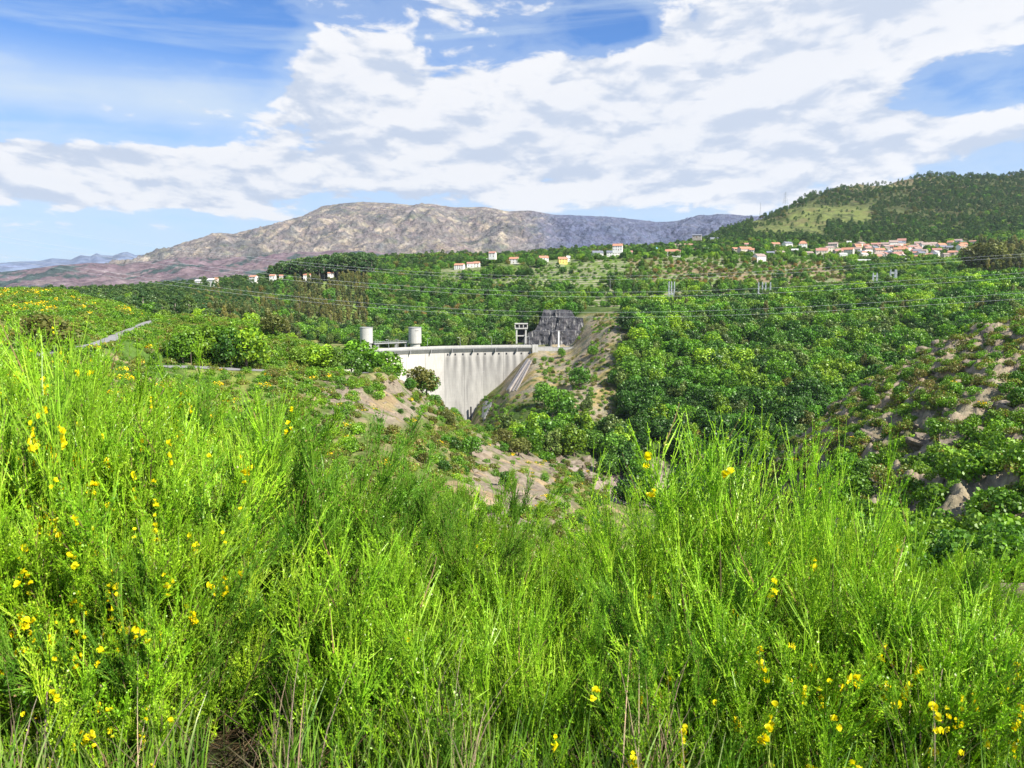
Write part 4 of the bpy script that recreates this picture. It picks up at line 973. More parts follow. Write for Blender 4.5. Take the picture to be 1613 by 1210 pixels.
# behind the dam
x, y, z, u, v = grid_pts(768, 1190, 440, 905, 8.2); r = vr.random(len(x)); nn = fbm(x, y, 70, 3, 6)
ok = ~cut(u, v) & (droad(x, y) > 2) & ((y > 795) | (u < 806)) & (dhouse(x, y) > 10)
eu = (inb(u, v, 465, 580, 430, 520)) & (nn > -.35)
terr = inb(u, v, 690, 910, 402, 456)
open_ = terr & (nn < .18)
add('euc', x, y, z, ok & eu & (r < .85), .72); add('broad', x, y, z, ok & ~eu & ~open_ & (r < .8), 1.1, [0, 1, 3, 4, 4, 5, 7, 8]); add('brown', x, y, z, ok & ~eu & ~open_ & (r > .8) & (r < .9), .9)
add('pine', x, y, z, ok & ~eu & ~open_ & (r > .92), .85); add('shrub', x, y, z, ok & open_ & (r < .75), 1.15, [0, 1, 1, 2])
# plateau right of it
x, y, z, u, v = grid_pts(905, 1560, 900, UEXT1, 9); r = vr.random(len(x)); nn = fbm(x, y, 60, 3, 16)
hd = dhouse(x, y); ok = (droad(x, y) > 3) & (hd > 9)
brn = inb(u, v, 985, 1335, 410, 450); fld = inb(u, v, 980, 1190, 466, 488)
vil = (y > 1190) & (v < 414) & (u < 1570)
dense = ((u > 1330-(v-410)*.2) & (v > 412)) | ((v > 440) & (u > 960)) | (u > 1540)
add('broad', x, y, z, ok & dense & ~fld & ~brn & (r < .85), .95)
add('broad', x, y, z, ok & ~dense & ~fld & ~vil & (nn > .16) & (r < .6), .8); add('broad', x, y, z, ok & vil & (nn > -.15) & (r < .45), .8); add('shrub', x, y, z, ok & ~dense & ~fld & (r > .5), 1.25, [0, 1, 1, 2])
add('shrub', x, y, z, ok & brn & (r < .3), 1.4, [3]); add('shrub', x, y, z, ok & brn & (r > .3) & (r < .6), 1.4, [0, 1, 2]); add('brown', x, y, z, ok & brn & (r > .94), .6, [2])
add('euc', x, y, z, ok & inb(u, v, 1540, 1640, 395, 440) & (r < .8), .95)
# ridge trees behind the terraces
x, y, z, u, v = grid_pts(1250, 1640, 440, 1200, 9.5); r = vr.random(len(x)); hd = dhouse(x, y); ok = (hd > 9) & (y > np.where(u < 900, 1225, 1290)) & (droad(x, y) > 4)
add('broad', x, y, z, ok & (r < .5), .95, [1, 3, 4, 5]); add('brown', x, y, z, ok & (r > .5) & (r < .62), .95, [0, 1]); add('pine', x, y, z, ok & (r > .62) & (r < .9), .85)
# left: conifer wood and mixed wood
x, y, z, u, v = grid_pts(430, 1320, -60, 470, 8.6); r = vr.random(len(x)); nn = fbm(x, y, 80, 3, 26); hd = dhouse(x, y); ok = (hd > 9)
conif = (u < 300) | (y > 1050); lawn = inb(u, v, 385, 405, 438, 447)
add('pine', x, y, z, ok & conif & ~lawn & (r < .7), .82); add('brown', x, y, z, ok & ~lawn & (nn > .2) & (r > .7) & (r < .85), .8)
add('broad', x, y, z, ok & ~lawn & (r > .85), .85); add('euc', x, y, z, ok & ~conif & (u > 330) & (r < .35), .62); add('pine', x, y, z, ok & ~conif & (r > .35) & (r < .7), .8)
add('brown', x, y, z, ok & ~conif & ~(r < .7) & (r < .85), .8)
# tall pine wood on the skyline
x, y, z, u, v = grid_pts(1185, 1290, 425, 590, 7.5); r = vr.random(len(x)); add('pine', x, y, z, (r < .95) & (v < 445), np.interp(u, [425, 445, 520, 590], [1.45, 1.9, 2.35, 2.2]))
# hill behind the village
x, y, z, u, v = grid_pts(1570, 2640, 1060, UEXT1, 10.5); r = vr.random(len(x)); nn = fbm(x, y, 120, 4, 36)
op = inb(u, v, 1240, 1375, 323, 353) | inb(u, v, 1185, 1300, 346, 374) | (inb(u, v, 1275, 1440, 258, 298) & (y > 2300)); op2 = op & (r > .10)
lown = (nn < -.22) & (v > 300)
add('pine', x, y, z, ~op2 & ~lown & (r < .74), .95); add('broad', x, y, z, ~op2 & (r > .74) & ((v > 350) | (nn > .1)), .95, [1, 4, 5]); add('brown', x, y, z, ~op2 & (r > .9) & (v < 350), .9, [1])
# left bank slope
x, y, z, u, v = grid_pts(105, 470, 420, 960, 3.9); r = vr.random(len(x)); nn = fbm(x, y, 26, 3, 46)
scr = inb(u, v, 505, 650, 598, 662) | inb(u, v, 740, 870, 700, 800); ok = (droad(x, y) > 1.5) & ~((u < 560) & (y > 262))
add('shrub', x, y, z, ok & (nn > .0) & (r < .5) & ~scr, .72); add('shrub', x, y, z, ok & (r > .94) & ~scr, .8, [3]); add('broad', x, y, z, ok & (nn > -.1) & (r > .90) & (r < .935) & (y < 440), .38, [1, 3, 4]); add('gorse', x, y, z, ok & (r > .45) & (nn > -.35) & (~scr | (r > .88)), .85, [0, 1, 2, 2]); add('gorse', x, y, z, ok & (r > .40) & (r < .45), .7, [3])
# left mounds
x, y, z, u, v = grid_pts(238, 345, -150, 600, 2.1); r = vr.random(len(x)); nn = fbm(x, y, 30, 3, 56); ok = (droad(x, y) > 1.0) & ~inb(u, v, 535, 600, 540, 600)
yel = (v < 500) & (nn > .02)
add('gorse', x, y, z, ok & (r < .86) & ~(yel & (r < .3)), 1.0, [0, 0, 1, 2]); add('gorse', x, y, z, ok & yel & (r < .3), 1.0, [3])
x, y, z, u, v = grid_pts(120, 240, -150, 560, 3.6); r = vr.random(len(x)); ok = (droad(x, y) > .8); add('gorse', x, y, z, ok & (r < .75), .85, [0, 1, 2]); add('gorse', x, y, z, ok & (r > .93), .85, [3])
# right spur
x, y, z, u, v = grid_pts(75, 375, 1180, UEXT1, 4.3); r = vr.random(len(x)); nn = fbm(x, y, 26, 3, 66)
edge = np.interp(u, [1210, 1270, 1340, 1400, 1480, 1613], [745, 692, 626, 590, 552, 512]); depthpx = v-edge
dn = np.interp(depthpx, [0, 25, 100, 160, 300], [.26, .28, .45, .85, .95])+.5*nn
add('shrub', x, y, z, (r < dn*.62), np.interp(depthpx, [0, 90, 180], [.85, 1.0, 1.4]), [0, 0, 1, 2]); add('broad', x, y, z, (r < dn*.14) & (depthpx > 20), .40, [0, 1, 2, 3])
x, y, z, u, v = grid_pts(75, 375, 1180, UEXT1, 3.2); r = vr.random(len(x)); add('gorse', x, y, z, (r < .58), 1.05, [0, 1, 2, 2, 2]); add('gorse', x, y, z, (r > .6) & (r < .615), .9, [3])
add('shrub', x, y, z, (r > .625) & (r < .68), .9, [3])

# ---- individuals for the 300 that show largest of each kind, one object for the rest
vrng = random.Random(12)
def visible(a, h):
    x, y, z, s = a[:, 0], a[:, 1], a[:, 2], a[:, 4]; e = (z+h*s)/y
    j = np.clip(np.round((x/(y+OFF)-s_lo)/(s_hi-s_lo)*(NC-1)).astype(int), 0, NC-1); i = np.clip(np.searchsorted(YV, y)-2, 0, NR-1)
    return e > HZ[i, j]-.004
def label_of(kind, u, v, Y, var):
    if kind in ('broad', 'brown'):
        c = {0: 'bright green', 1: 'deep green', 2: 'yellow green', 3: 'mid green', 4: 'dark green', 5: 'pale green', 6: 'sprawling lime green', 7: 'sprawling dark', 8: 'sprawling grey green'}[var] if kind == 'broad' else ('brownish', 'olive brown', 'copper brown')[var]
        if Y < 905 and u > 765: reg = ('in the wood low in the gorge', 'in the wood halfway up the gorge side', 'in the wood under the gorge rim')[0 if v > 640 else 1 if v > 560 else 2]
        elif u < 460: reg = 'in the mixed wood beyond the mounds'
        elif u < 905: reg = 'in the wood behind the dam'
        else: reg = 'beyond the gorge rim below the village'
        return '%s round crowned tree %s' % (c, reg), 'trees %s' % reg
    if kind == 'pine': reg = 'in the conifer wood beyond the left mound' if u < 425 else 'among leafy trees of the gorge side' if Y < 905 and u > 765 else 'in the tall pine wood on the skyline' if Y > 1150 and u < 595 else 'among the trees behind the dam'; return ('dark', 'mid green', 'very dark')[var]+' pine tree '+reg, 'pine trees '+reg
    if kind == 'euc': reg = 'in the grey green wood left of the towers' if u < 600 else 'at the top of the gorge wood' if Y < 905 else 'in the dark clump right of the village'; return ('grey green', 'pale olive', 'dark olive')[var]+' loose eucalyptus '+reg, 'eucalyptus trees '+reg
    reg = ('on the rocky spur' if u > 1170 and Y < 400 else 'on the bushy mounds beside the road' if u < 600 and Y > 235 else 'on the near slope below the parking' if Y < 480 else 'on the tawny slope beside the dam' if Y < 800 else 'on the terraces under the village')
    if kind == 'shrub': return ('bright green', 'dark green', 'yellow green', 'brownish')[var]+' leafy shrub '+reg, 'shrubs '+reg
    return ('green', 'deep green', 'brown flecked', 'yellow flowering')[var]+' low gorse bush '+reg, 'gorse bushes '+reg
_lab0 = label_of
def label_of(kind, u, v, Y, var, s=1.0, s_ref=1.0):
    """adds size and whereabouts, so that fewer look-alikes share a label"""
    lb, grp = _lab0(kind, u, v, Y, var); size = 'small ' if s < s_ref*.8 else 'large ' if s > s_ref*1.12 else ''
    if kind in ('shrub', 'gorse') and u > 1170 and Y < 400:
        e = np.interp(u, [1210, 1270, 1340, 1400, 1480, 1613], [745, 692, 626, 590, 552, 512]); d = v-e
        w = ('on its crest', 'under its crest', 'halfway down it', 'near its foot', 'at its very foot')[int(np.digitize(d, [22, 70, 140, 220]))]
        w += ('' if u < 1300 else ', amid the rocks' if u < 1400 else ', past the rocks' if u < 1510 else ', towards the frame edge')
    elif kind == 'pine' and u < 425: w = 'near the purple hills' if u < 180 else 'behind the road' if u < 290 else 'under the white houses'
    elif Y < 905 and u > 765: w = 'by the tawny slope' if u < 930 else 'opposite the lattice masts' if u < 1130 else 'above the stream bend' if u < 1300 else 'behind the spur'
    elif Y < 480: w = ('by the parking' if v < 640 else 'in mid slope' if v < 710 else 'just over the broom') if u < 640 else ('near the dam' if v < 700 else 'over the gorge')
    else: w = ''
    full = size+lb+(' '+w if w else '')
    for cut_ in ('round crowned ', 'leafy ', 'low ', 'loose ', 'in the wood ', ' the'):
        if len(full.split()) > 15: full = full.replace(cut_, ' ' if cut_ == ' the' else '', 1)
    return ' '.join(full.replace('  ', ' ').split()[:16]), grp
PROTO = {}
def plant(kind, x, y, z, var, s, lbl=None, grp=None, rz=None, zs=1.0, sink=.25):
    nm, cat = NAMES[kind]; rz = vrng.uniform(0, 6.28) if rz is None else rz
    a = vrng.uniform(.9, 1.12)
    if kind in TRK:
        o = empty(nm, (x, y, z-sink), rz); o.scale = (s*a, s/a, s*zs)
        t = obj('trunk', TRK[kind][var % len(TRK[kind])], o); c = obj('crown', MESHES[kind][var], o)
        PROTO.setdefault((kind, var), c)
    else:
        o = obj(nm, MESHES[kind][var], None, (x, y, z-sink)); o.rotation_euler.z = rz; o.scale = (s*a, s/a, s*zs); PROTO.setdefault((kind, var), o)
    if lbl is None:
        u, v = proj(x, y, z); lbl, grp = label_of(kind, u, v, y, var, s, dict(broad=1.0, brown=.85, pine=.82, euc=.7, shrub=1.2, gorse=.9)[kind])
    return tag(o, lbl, cat, grp)

def stuff_cloud(name, kind, A, lbl, cat):
    """the rest of a kind: one object of points, each carrying an instance of that kind's crown"""
    protos = [PROTO[(kind, v)] for v in range(len(MESHES[kind]))]
    me = bpy.data.meshes.new(name); me.vertices.add(len(A)); me.vertices.foreach_set('co', (A[:, :3]-[0, 0, .3]).astype(np.float32).ravel())
    for nm, ty, arr in (('vi', 'INT', A[:, 3].astype(np.int32)), ('sc', 'FLOAT', A[:, 4].astype(np.float32)), ('rz', 'FLOAT', vr.uniform(0, 6.28, len(A)).astype(np.float32))):
        at = me.attributes.new(nm, ty, 'POINT'); at.data.foreach_set('value', arr)
    o = obj(name, me); ng = bpy.data.node_groups.new(name, 'GeometryNodeTree')
    ng.interface.new_socket('Geometry', in_out='INPUT', socket_type='NodeSocketGeometry'); ng.interface.new_socket('Geometry', in_out='OUTPUT', socket_type='NodeSocketGeometry')
    N, Lk = ng.nodes, ng.links; gi, go = N.new('NodeGroupInput'), N.new('NodeGroupOutput'); join = None; prev = gi.outputs[0]
    at = N.new('GeometryNodeInputNamedAttribute'); at.data_type = 'INT'; at.inputs[0].default_value = 'vi'
    asc = N.new('GeometryNodeInputNamedAttribute'); asc.data_type = 'FLOAT'; asc.inputs[0].default_value = 'sc'
    arz = N.new('GeometryNodeInputNamedAttribute'); arz.data_type = 'FLOAT'; arz.inputs[0].default_value = 'rz'
    comb = N.new('ShaderNodeCombineXYZ'); Lk.new(arz.outputs[0], comb.inputs[2]); join = N.new('GeometryNodeJoinGeometry')
    for v, p in enumerate(protos):
        cmp_ = N.new('FunctionNodeCompare'); cmp_.data_type = 'INT'; cmp_.operation = 'EQUAL'; Lk.new(at.outputs[0], cmp_.inputs[2]); cmp_.inputs[3].default_value = v
        oi = N.new('GeometryNodeObjectInfo'); oi.inputs[0].default_value = p; oi.transform_space = 'ORIGINAL'; oi.inputs[1].default_value = True
        ip = N.new('GeometryNodeInstanceOnPoints'); Lk.new(gi.outputs[0], ip.inputs['Points']); Lk.new(cmp_.outputs[0], ip.inputs['Selection']); Lk.new(oi.outputs['Geometry'], ip.inputs['Instance'])
        Lk.new(comb.outputs[0], ip.inputs['Rotation']); Lk.new(asc.outputs[0], ip.inputs['Scale']); Lk.new(ip.outputs[0], join.inputs[0])
    Lk.new(join.outputs[0], go.inputs[0]); md = o.modifiers.new('spread', 'NODES'); md.node_group = ng
    return tag(o, lbl, cat, kind='stuff')

# trees and bushes one can pick out, by the photo pixel of their foot: kind, u, v foot, height px, variant, width factor
SPECIAL = [
 ('broad', 289, 578, 58, 0, 1.0, 'leftmost tree of the row by the parking area', 236), ('broad', 322, 577, 62, 6, 1.0, 'second tree from the left in the row by the parking', 240),
 ('broad', 352, 577, 66, 0, 1.05, 'tall middle tree of the row by the parking', 244), ('broad', 365, 578, 60, 4, .9, 'darkest tree in the row by the parking area', 240), ('broad', 388, 579, 64, 2, 1.15, 'rightmost big tree of the row by the parking', 243),
 ('brown', 430, 528, 34, 1, 1.2, 'olive round tree alone on the mound', 283), ('brown', 75, 556, 62, 1, 1.5, 'large dark brown bush tree beside the left road', 195),
 ('broad', 470, 578, 34, 5, 1.1, 'young pale tree at the foot of the rocky mound', 262), ('broad', 508, 577, 36, 2, 1.2, 'young light green tree beside the pale road', 266), ('broad', 527, 577, 33, 5, 1.0, 'rightmost young tree before the road bend', 266), ('broad', 490, 576, 32, 2, 1.0, 'small yellow green tree between two young trees', 268),
 ('broad', 566, 580, 46, 0, 1.15, 'bushy bright tree at the left end of the dam', 318), ('broad', 583, 581, 32, 1, 1.1, 'low dark green tree below the round tower', 314), ('broad', 602, 580, 29, 0, 1.2, 'round tree where the dam meets the slope', 320), ('broad', 553, 581, 30, 3, 1.1, 'small tree left of the bushy trees by the dam', 300),
 ('brown', 665, 612, 36, 1, 1.1, 'brown topped tree standing against the dam wall', 350), ('broad', 672, 614, 32, 3, 1.0, 'green tree close against the dam wall', 352), ('broad', 684, 650, 30, 1, 1.3, 'dark round bush on the slope under the dam', 330),
 ('broad', 651, 703, 42, 4, 1.1, 'dark bushy tree midway down the near slope', 255), ('broad', 632, 728, 34, 4, 1.1, 'dark bush below the bushy tree on the slope', 235), ('broad', 703, 728, 44, 1, 1.1, 'left one of two round trees on the slope', 250), ('broad', 742, 727, 42, 1, 1.1, 'right one of two round trees on the slope', 262),
 ('brown', 528, 684, 46, 1, 1.5, 'dark brown green thicket on the near slope', 215), ('broad', 585, 663, 18, 3, 1.2, 'small round bush in the scree', 270), ('brown', 703, 672, 26, 1, 1.3, 'dull olive bush above the two round trees', 300), ('brown', 817, 722, 34, 1, 1.4, 'grey green bush at the gorge edge', 360), ('brown', 790, 705, 30, 1, 1.3, 'olive bush left of the gorge edge bush', 380),
 ('brown', 1540, 425, 42, 1, 1.1, 'big dark tree standing right of the village', 1010), ('brown', 1563, 432, 50, 1, 1.0, 'tallest dark tree right of the village', 990),
 ('broad', 884, 577, 30, 0, .9, 'bright green tree on the tawny slope', 700), ('broad', 868, 590, 28, 3, 1.2, 'paler tree beside the bright one on the tawny slope', 690), ('broad', 874, 637, 32, 4, 1.3, 'round dark tree lower on the tawny slope', 620), ('broad', 888, 640, 26, 0, 1.1, 'smaller tree beside the round dark one', 610),
 ('broad', 843, 571, 13, 3, 1.1, 'small bush at the top of the chute', 730), ('broad', 912, 545, 16, 0, .8, 'small bright tree at the right edge of the rock face', 752)]
for kind, u, v, hpx, var, wf, lbl, Y in SPECIAL:
    p = pt(u, v, Y); z = float(zg(p.x, p.y)); top = pt(u, v-hpx, Y).z; base = min(z, p.z+.5) if z < p.z else z
    h = max(top-base, 2.0); s = h/HLD[kind]; o = plant(kind, p.x, p.y, base, var, s, lbl, 'x', zs=1.0); o.scale = (s*wf, s*wf, s); del o['group']
for u, v, h, Y in [(1372, 505, 44, 830), (1347, 520, 32, 800), (1263, 512, 28, 820)]:
    p = pt(u, v, Y); s = h/F*Y/12; o = tag(empty('bare_tree', (p.x, p.y, p.z), .4), {1372: 'pale leafless tree rising from the gorge wood', 1347: 'smaller leafless tree beside the pale one', 1263: 'greyish leafless tree left of the other two'}[u], 'tree')
    o.scale = (s, s, s); obj('trunk', DEADT, o); obj('branches', DEADC, o)

NMAX = 300
KL = dict(broad='round leafy trees of the distant woods', brown='brownish trees scattered through the woods', pine='dark pines covering the hill and far woods', euc='grey green eucalyptus of the far wood', shrub='small shrubs dotted over slopes and terraces', gorse='low gorse covering the mounds and slopes')
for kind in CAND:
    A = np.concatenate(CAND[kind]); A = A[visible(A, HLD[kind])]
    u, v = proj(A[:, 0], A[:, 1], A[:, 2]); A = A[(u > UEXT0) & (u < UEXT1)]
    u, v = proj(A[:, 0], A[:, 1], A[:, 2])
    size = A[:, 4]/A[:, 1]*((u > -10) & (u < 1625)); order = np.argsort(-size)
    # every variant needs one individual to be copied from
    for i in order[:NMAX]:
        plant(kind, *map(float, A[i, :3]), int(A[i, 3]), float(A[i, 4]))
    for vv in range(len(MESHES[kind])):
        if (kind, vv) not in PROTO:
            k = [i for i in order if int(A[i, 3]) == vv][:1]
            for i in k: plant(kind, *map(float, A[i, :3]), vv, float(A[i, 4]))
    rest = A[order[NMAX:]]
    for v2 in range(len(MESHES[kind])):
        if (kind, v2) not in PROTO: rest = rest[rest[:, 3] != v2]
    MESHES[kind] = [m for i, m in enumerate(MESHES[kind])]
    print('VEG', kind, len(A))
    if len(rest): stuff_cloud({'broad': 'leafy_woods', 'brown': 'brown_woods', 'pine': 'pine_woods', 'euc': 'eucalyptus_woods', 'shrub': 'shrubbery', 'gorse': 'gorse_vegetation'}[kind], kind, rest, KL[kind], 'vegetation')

# ---- granite boulders and outcrops
def boulder(seed):
    bm_ = bmesh.new(); bmesh.ops.create_icosphere(bm_, subdivisions=4, radius=1); rg = np.random.default_rng(seed)
    pl = rg.normal(0, 1, (16, 3)); pl /= np.linalg.norm(pl, axis=1)[:, None]; dd = rg.uniform(.42, .82, 16)
    for v in bm_.verts:
        p = np.array(v.co)
        for n, d in zip(pl, dd):
            k = p@n-d
            if k > 0: p = p-n*k*.97
        p *= 1+.05*math.sin(p[0]*9+seed)*math.sin(p[2]*11); v.co = p*np.array([1.25, 1, .8])
    me = bpy.data.meshes.new('boulder'); bm_.to_mesh(me); bm_.free(); me.materials.append(M_ROCK); return me
def rock_mat():
    m, t, out = new_mat('granite'); P = pos(t); n = t.noise(P, .5, 6, .65); n2 = t.noise(P, 3, 4, .6)
    c = t.mix(t.rng(n, .35, .65), (.125, .097, .07), (.33, .27, .20)); k = t.rng(n2, .3, .7, .75, 1.2)
    c = t.mix(t.rng(t.noise(P, .9, 4, .6), .56, .66, 0, .6), c, (.10, .11, .06))
    pbsdf(t, out, t.mix(1.0, c, t.comb(k, k, k), 'MULTIPLY'), .95, t.m('ADD', n, t.m('MULTIPLY', n2, .3)), .8, .35, .1); return m
M_ROCK = rock_mat(); BLD = [boulder(s) for s in range(4)]; br_ = random.Random(77)
ZN = [((512, 640, 600, 660), 45, .4, 1.1, 'grey boulder in the scree below the road', 200, 470), ((745, 900, 690, 830), 50, .6, 2.2, 'pale granite rock on the lower near slope', 110, 470), ((1215, 1613, 520, 700), 75, 1.2, 5.2, 'weathered granite rock on the spur crest', 90, 380),
      ((1300, 1613, 650, 860), 30, .8, 2.4, 'granite rock among shrubs low on the spur', 80, 330), ((868, 945, 722, 772), 26, 2.5, 6, 'big smooth rock in the gorge bed', 390, 520), ((1010, 1055, 705, 790), 18, 2.5, 6, 'brown rock slab above the hidden stream', 390, 560), ((870, 960, 545, 665), 26, 1.2, 3.5, 'tan rock on the bare slope beside the dam', 480, 800), ((955, 1010, 462, 485), 14, 2, 5, 'pale rock at the gorge rim', 700, 1000),
      ((1050, 1085, 640, 700), 0, 3, 6, '', 390, 560)]
for (u0, u1, v0, v1), n, s0, s1, lbl, y0, y1 in ZN:
    for k in range(n):
        p = hit(br_.uniform(u0, u1), br_.uniform(v0, v1), y0, y1)
        if p is None: continue
        s = s0+(s1-s0)*br_.random()**2; o = obj('granite_boulder', BLD[k % 4], None, (p.x, p.y, p.z-s*.12)); o.scale = (s*br_.uniform(.8, 1.4), s, s*br_.uniform(.7, 1.3)); o.rotation_euler = (br_.uniform(-.4, .4), br_.uniform(-.4, .4), br_.uniform(0, 6.28))
        tag(o, ('small ' if s < s0+(s1-s0)*.12 else 'large ' if s > s0+(s1-s0)*.5 else '')+lbl, 'rock', 'granite rocks, '+lbl)
# ------------------------------------------------------------------ foreground broom
def twig_mat(name, rough=.55, trans=.26):
    m, t, out = new_mat(name); c = attr(t); r = t.node('ShaderNodeObjectInfo').outputs['Random']
    P = t.node('ShaderNodeTexCoord').outputs['Object']; n = t.noise(P, 3.0, 3, .6)
    k = t.m('MULTIPLY', t.rng(n, .3, .7, .72, 1.3), t.rng(r, 0, 1, .82, 1.3))
    c = t.mix(1.0, c, t.comb(t.m('MULTIPLY', k, t.rng(n, .3, .7, .85, 1.2)), k, k), 'MULTIPLY')
    d = t.node('ShaderNodeBsdfDiffuse'); t.put(d.inputs[0], c); tr = t.node('ShaderNodeBsdfTranslucent'); t.put(tr.inputs[0], t.mix(1.0, c, (1.1, 1.2, .5), 'MULTIPLY'))
    gl = t.node('ShaderNodeBsdfGlossy'); gl.inputs['Roughness'].default_value = .35; gl.inputs[0].default_value = (1, 1, .9, 1)
    mx = t.node('ShaderNodeMixShader'); mx.inputs[0].default_value = trans; t.l.new(d.outputs[0], mx.inputs[1]); t.l.new(tr.outputs[0], mx.inputs[2])
    m2 = t.node('ShaderNodeMixShader'); m2.inputs[0].default_value = .022; t.l.new(mx.outputs[0], m2.inputs[1]); t.l.new(gl.outputs[0], m2.inputs[2])
    t.l.new(m2.outputs[0], out.inputs[0]); return m
M_TWIG = twig_mat('broom_green'); M_STEM = flat_mat('broom_wood', (.13, .11, .045), .8, .3, 9); M_PETAL = twig_mat('petal', .6, .3); M_GRASS = twig_mat('grass_blades', .6, .3)
def tubes(P, r, k=3):
    """batch of polylines (m,n,3) with radii (m,n) -> verts, quads"""
    m, n, _ = P.shape; d = np.gradient(P, axis=1); d /= np.linalg.norm(d, axis=2, keepdims=True)+1e-9
    a = np.cross(d, np.array([.31, .17, .93])); a /= np.linalg.norm(a, axis=2, keepdims=True)+1e-9; b = np.cross(d, a)
    th = np.arange(k)*2*np.pi/k; V = P[:, :, None]+r[:, :, None, None]*(a[:, :, None]*np.cos(th)[None, None, :, None]+b[:, :, None]*np.sin(th)[None, None, :, None])
    i = (np.arange(m)[:, None, None]*n*k+np.arange(n-1)[None, :, None]*k); j = np.arange(k)[None, None, :]; j1 = (j+1) % k
    Fq = np.stack([i+j, i+j1, i+k+j1, i+k+j], -1).reshape(-1, 4); return V.reshape(-1, 3), Fq
def grow(rng, B, D, L, n, up, wob):
    """curved polylines from bases B along D with lengths L, bending upward"""
    m = len(B); P = np.zeros((m, n, 3)); P[:, 0] = B; d = D.copy(); st = (L/(n-1))[:, None]
    for k in range(1, n):
        d = d+np.array([0, 0, up])+rng.normal(0, wob, (m, 3)); d /= np.linalg.norm(d, axis=1, keepdims=True); P[:, k] = P[:, k-1]+d*st
    return P
def branch_from(rng, P, count, f0, f1, ang, ang2):
    m, n, _ = P.shape; idx = np.repeat(np.arange(m), count); f = rng.uniform(f0, f1, len(idx))*(n-1); i = np.minimum(f.astype(int), n-2); fr = (f-i)[:, None]
    B = P[idx, i]*(1-fr)+P[idx, i+1]*fr; D = P[idx, i+1]-P[idx, i]; D /= np.linalg.norm(D, axis=1, keepdims=True)+1e-9
    q = np.cross(D, rng.normal(0, 1, D.shape)); q /= np.linalg.norm(q, axis=1, keepdims=True)+1e-9; a = rng.uniform(ang, ang2, len(idx))[:, None]
    return B, D*np.cos(a)+q*np.sin(a), f/(n-1)
def broom(seed, H=1.7, ns=12, nb=12, nt=10, tilt=(6, 40), green=(.225, .46, .012), pale=(.47, .68, .07), tall=1.0, sub=3, leafn=(11, 4), twl=1.0):
    rng = np.random.default_rng(seed)
    az = np.arange(ns)*2.39996+rng.uniform(-.4, .4, ns); tl = np.radians(rng.uniform(tilt[0], tilt[1], ns)); L = H*rng.uniform(.78, 1.02, ns)*tall/np.cos(tl*.6)
    D = np.stack([np.sin(tl)*np.cos(az), np.sin(tl)*np.sin(az), np.cos(tl)], 1); B = np.stack([.08*np.cos(az), .08*np.sin(az), 0*az-.05], 1)
    S_ = grow(rng, B, D, L, 8, .035, .035); rS = np.linspace(.011, .0022, 8)[None]*np.ones((ns, 1))
    b, d, f = branch_from(rng, S_, nb, .16, .95, R(20), R(42)); Lb = H*.44*(1-.62*f)*rng.uniform(.7, 1.2, len(f))
    Bp = grow(rng, b, d, Lb, 6, .09, .04); rB = np.linspace(.0042, .0016, 6)[None]*np.ones((len(b), 1))
    Q = Bp; b2, d2, f2 = branch_from(rng, Q, nt, .08, .98, R(10), R(30)); Lt = twl*rng.uniform(.12, .30, len(b2))*(1-.25*f2)
    T1 = grow(rng, b2, d2, Lt, 5, .08, .03)
    b3, d3, f3 = branch_from(rng, S_, nt+8, .35, .97, R(12), R(32)); T2 = grow(rng, b3, d3, twl*rng.uniform(.14, .34, len(b3))*(1-.4*f3), 5, .08, .03)
    T = np.concatenate([T1, T2]); rT = np.linspace(.0027, .0012, 5)[None]*rng.uniform(.8, 1.3, (len(T), 1))
    b4, d4, _ = branch_from(rng, T, sub, .1, .85, R(18), R(40)); U_ = grow(rng, b4, d4, rng.uniform(.035, .11, len(b4)), 3, .05, .03); rU = np.linspace(.0019, .001, 3)[None]*np.ones((len(U_), 1))
    # woody part
    V, Fq = tubes(S_[:, :6], rS[:, :6], 5); stems = mesh_np('broom_stems', V, [Fq], [M_STEM], True)
    # green part
    VV, FF, CC, n0 = [], [], [], 0
    def addt(P, r, base, k=3):
        nonlocal n0
        V, Fq = tubes(P, r, k); c = np.repeat(base, P.shape[1]*k, 0); VV.append(V); FF.append(Fq+n0); CC.append(c); n0 += len(V)
    g_ = np.array(green); p_ = np.array(pale)
    def cmix(n, lo=0, hi=.5, pw=2):
        w = rng.uniform(0, 1, (n, 1))**pw*(hi-lo)+lo; c = (g_*(1-w)+p_*w)*rng.uniform(.7, 1.25, (n, 1)); m = rng.random(n) < .05; c[m] = np.array([.24, .17, .08])*rng.uniform(.5, 1.2, (m.sum(), 1)); return c
    addt(S_[:, 5:], rS[:, 5:], cmix(ns, .1, .6)); addt(Bp, rB, cmix(len(Bp), 0, .6)); addt(T, rT*1.15, cmix(len(T), 0, .9)); addt(U_, rU*1.2, cmix(len(U_), 0, .7))
    for P, c_ in ((T, leafn[0]), (U_, leafn[1])):
        b5, d5, _ = branch_from(rng, P, c_, .02, 1., R(30), R(70)); n = len(b5); ln = rng.uniform(.009, .019, n)[:, None]; s = np.cross(d5, rng.normal(0, 1, (n, 3))); s /= np.linalg.norm(s, axis=1, keepdims=True)
        V = np.stack([b5, b5+d5*ln*.55+s*ln*.27, b5+d5*ln, b5+d5*ln*.55-s*ln*.27], 1).reshape(-1, 3); VV.append(V); FF.append(np.arange(4*n).reshape(n, 4)+n0); CC.append(np.repeat(cmix(n, 0, .5)*np.array([1.0, 1.0, .9]), 4, 0)); n0 += 4*n
    fol = mesh_np('broom_foliage', np.concatenate(VV), [np.concatenate(FF)], [M_TWIG], False, np.concatenate(CC))
    tips = T[rng.permutation(len(T))[:900], 2]
    return stems, fol, tips
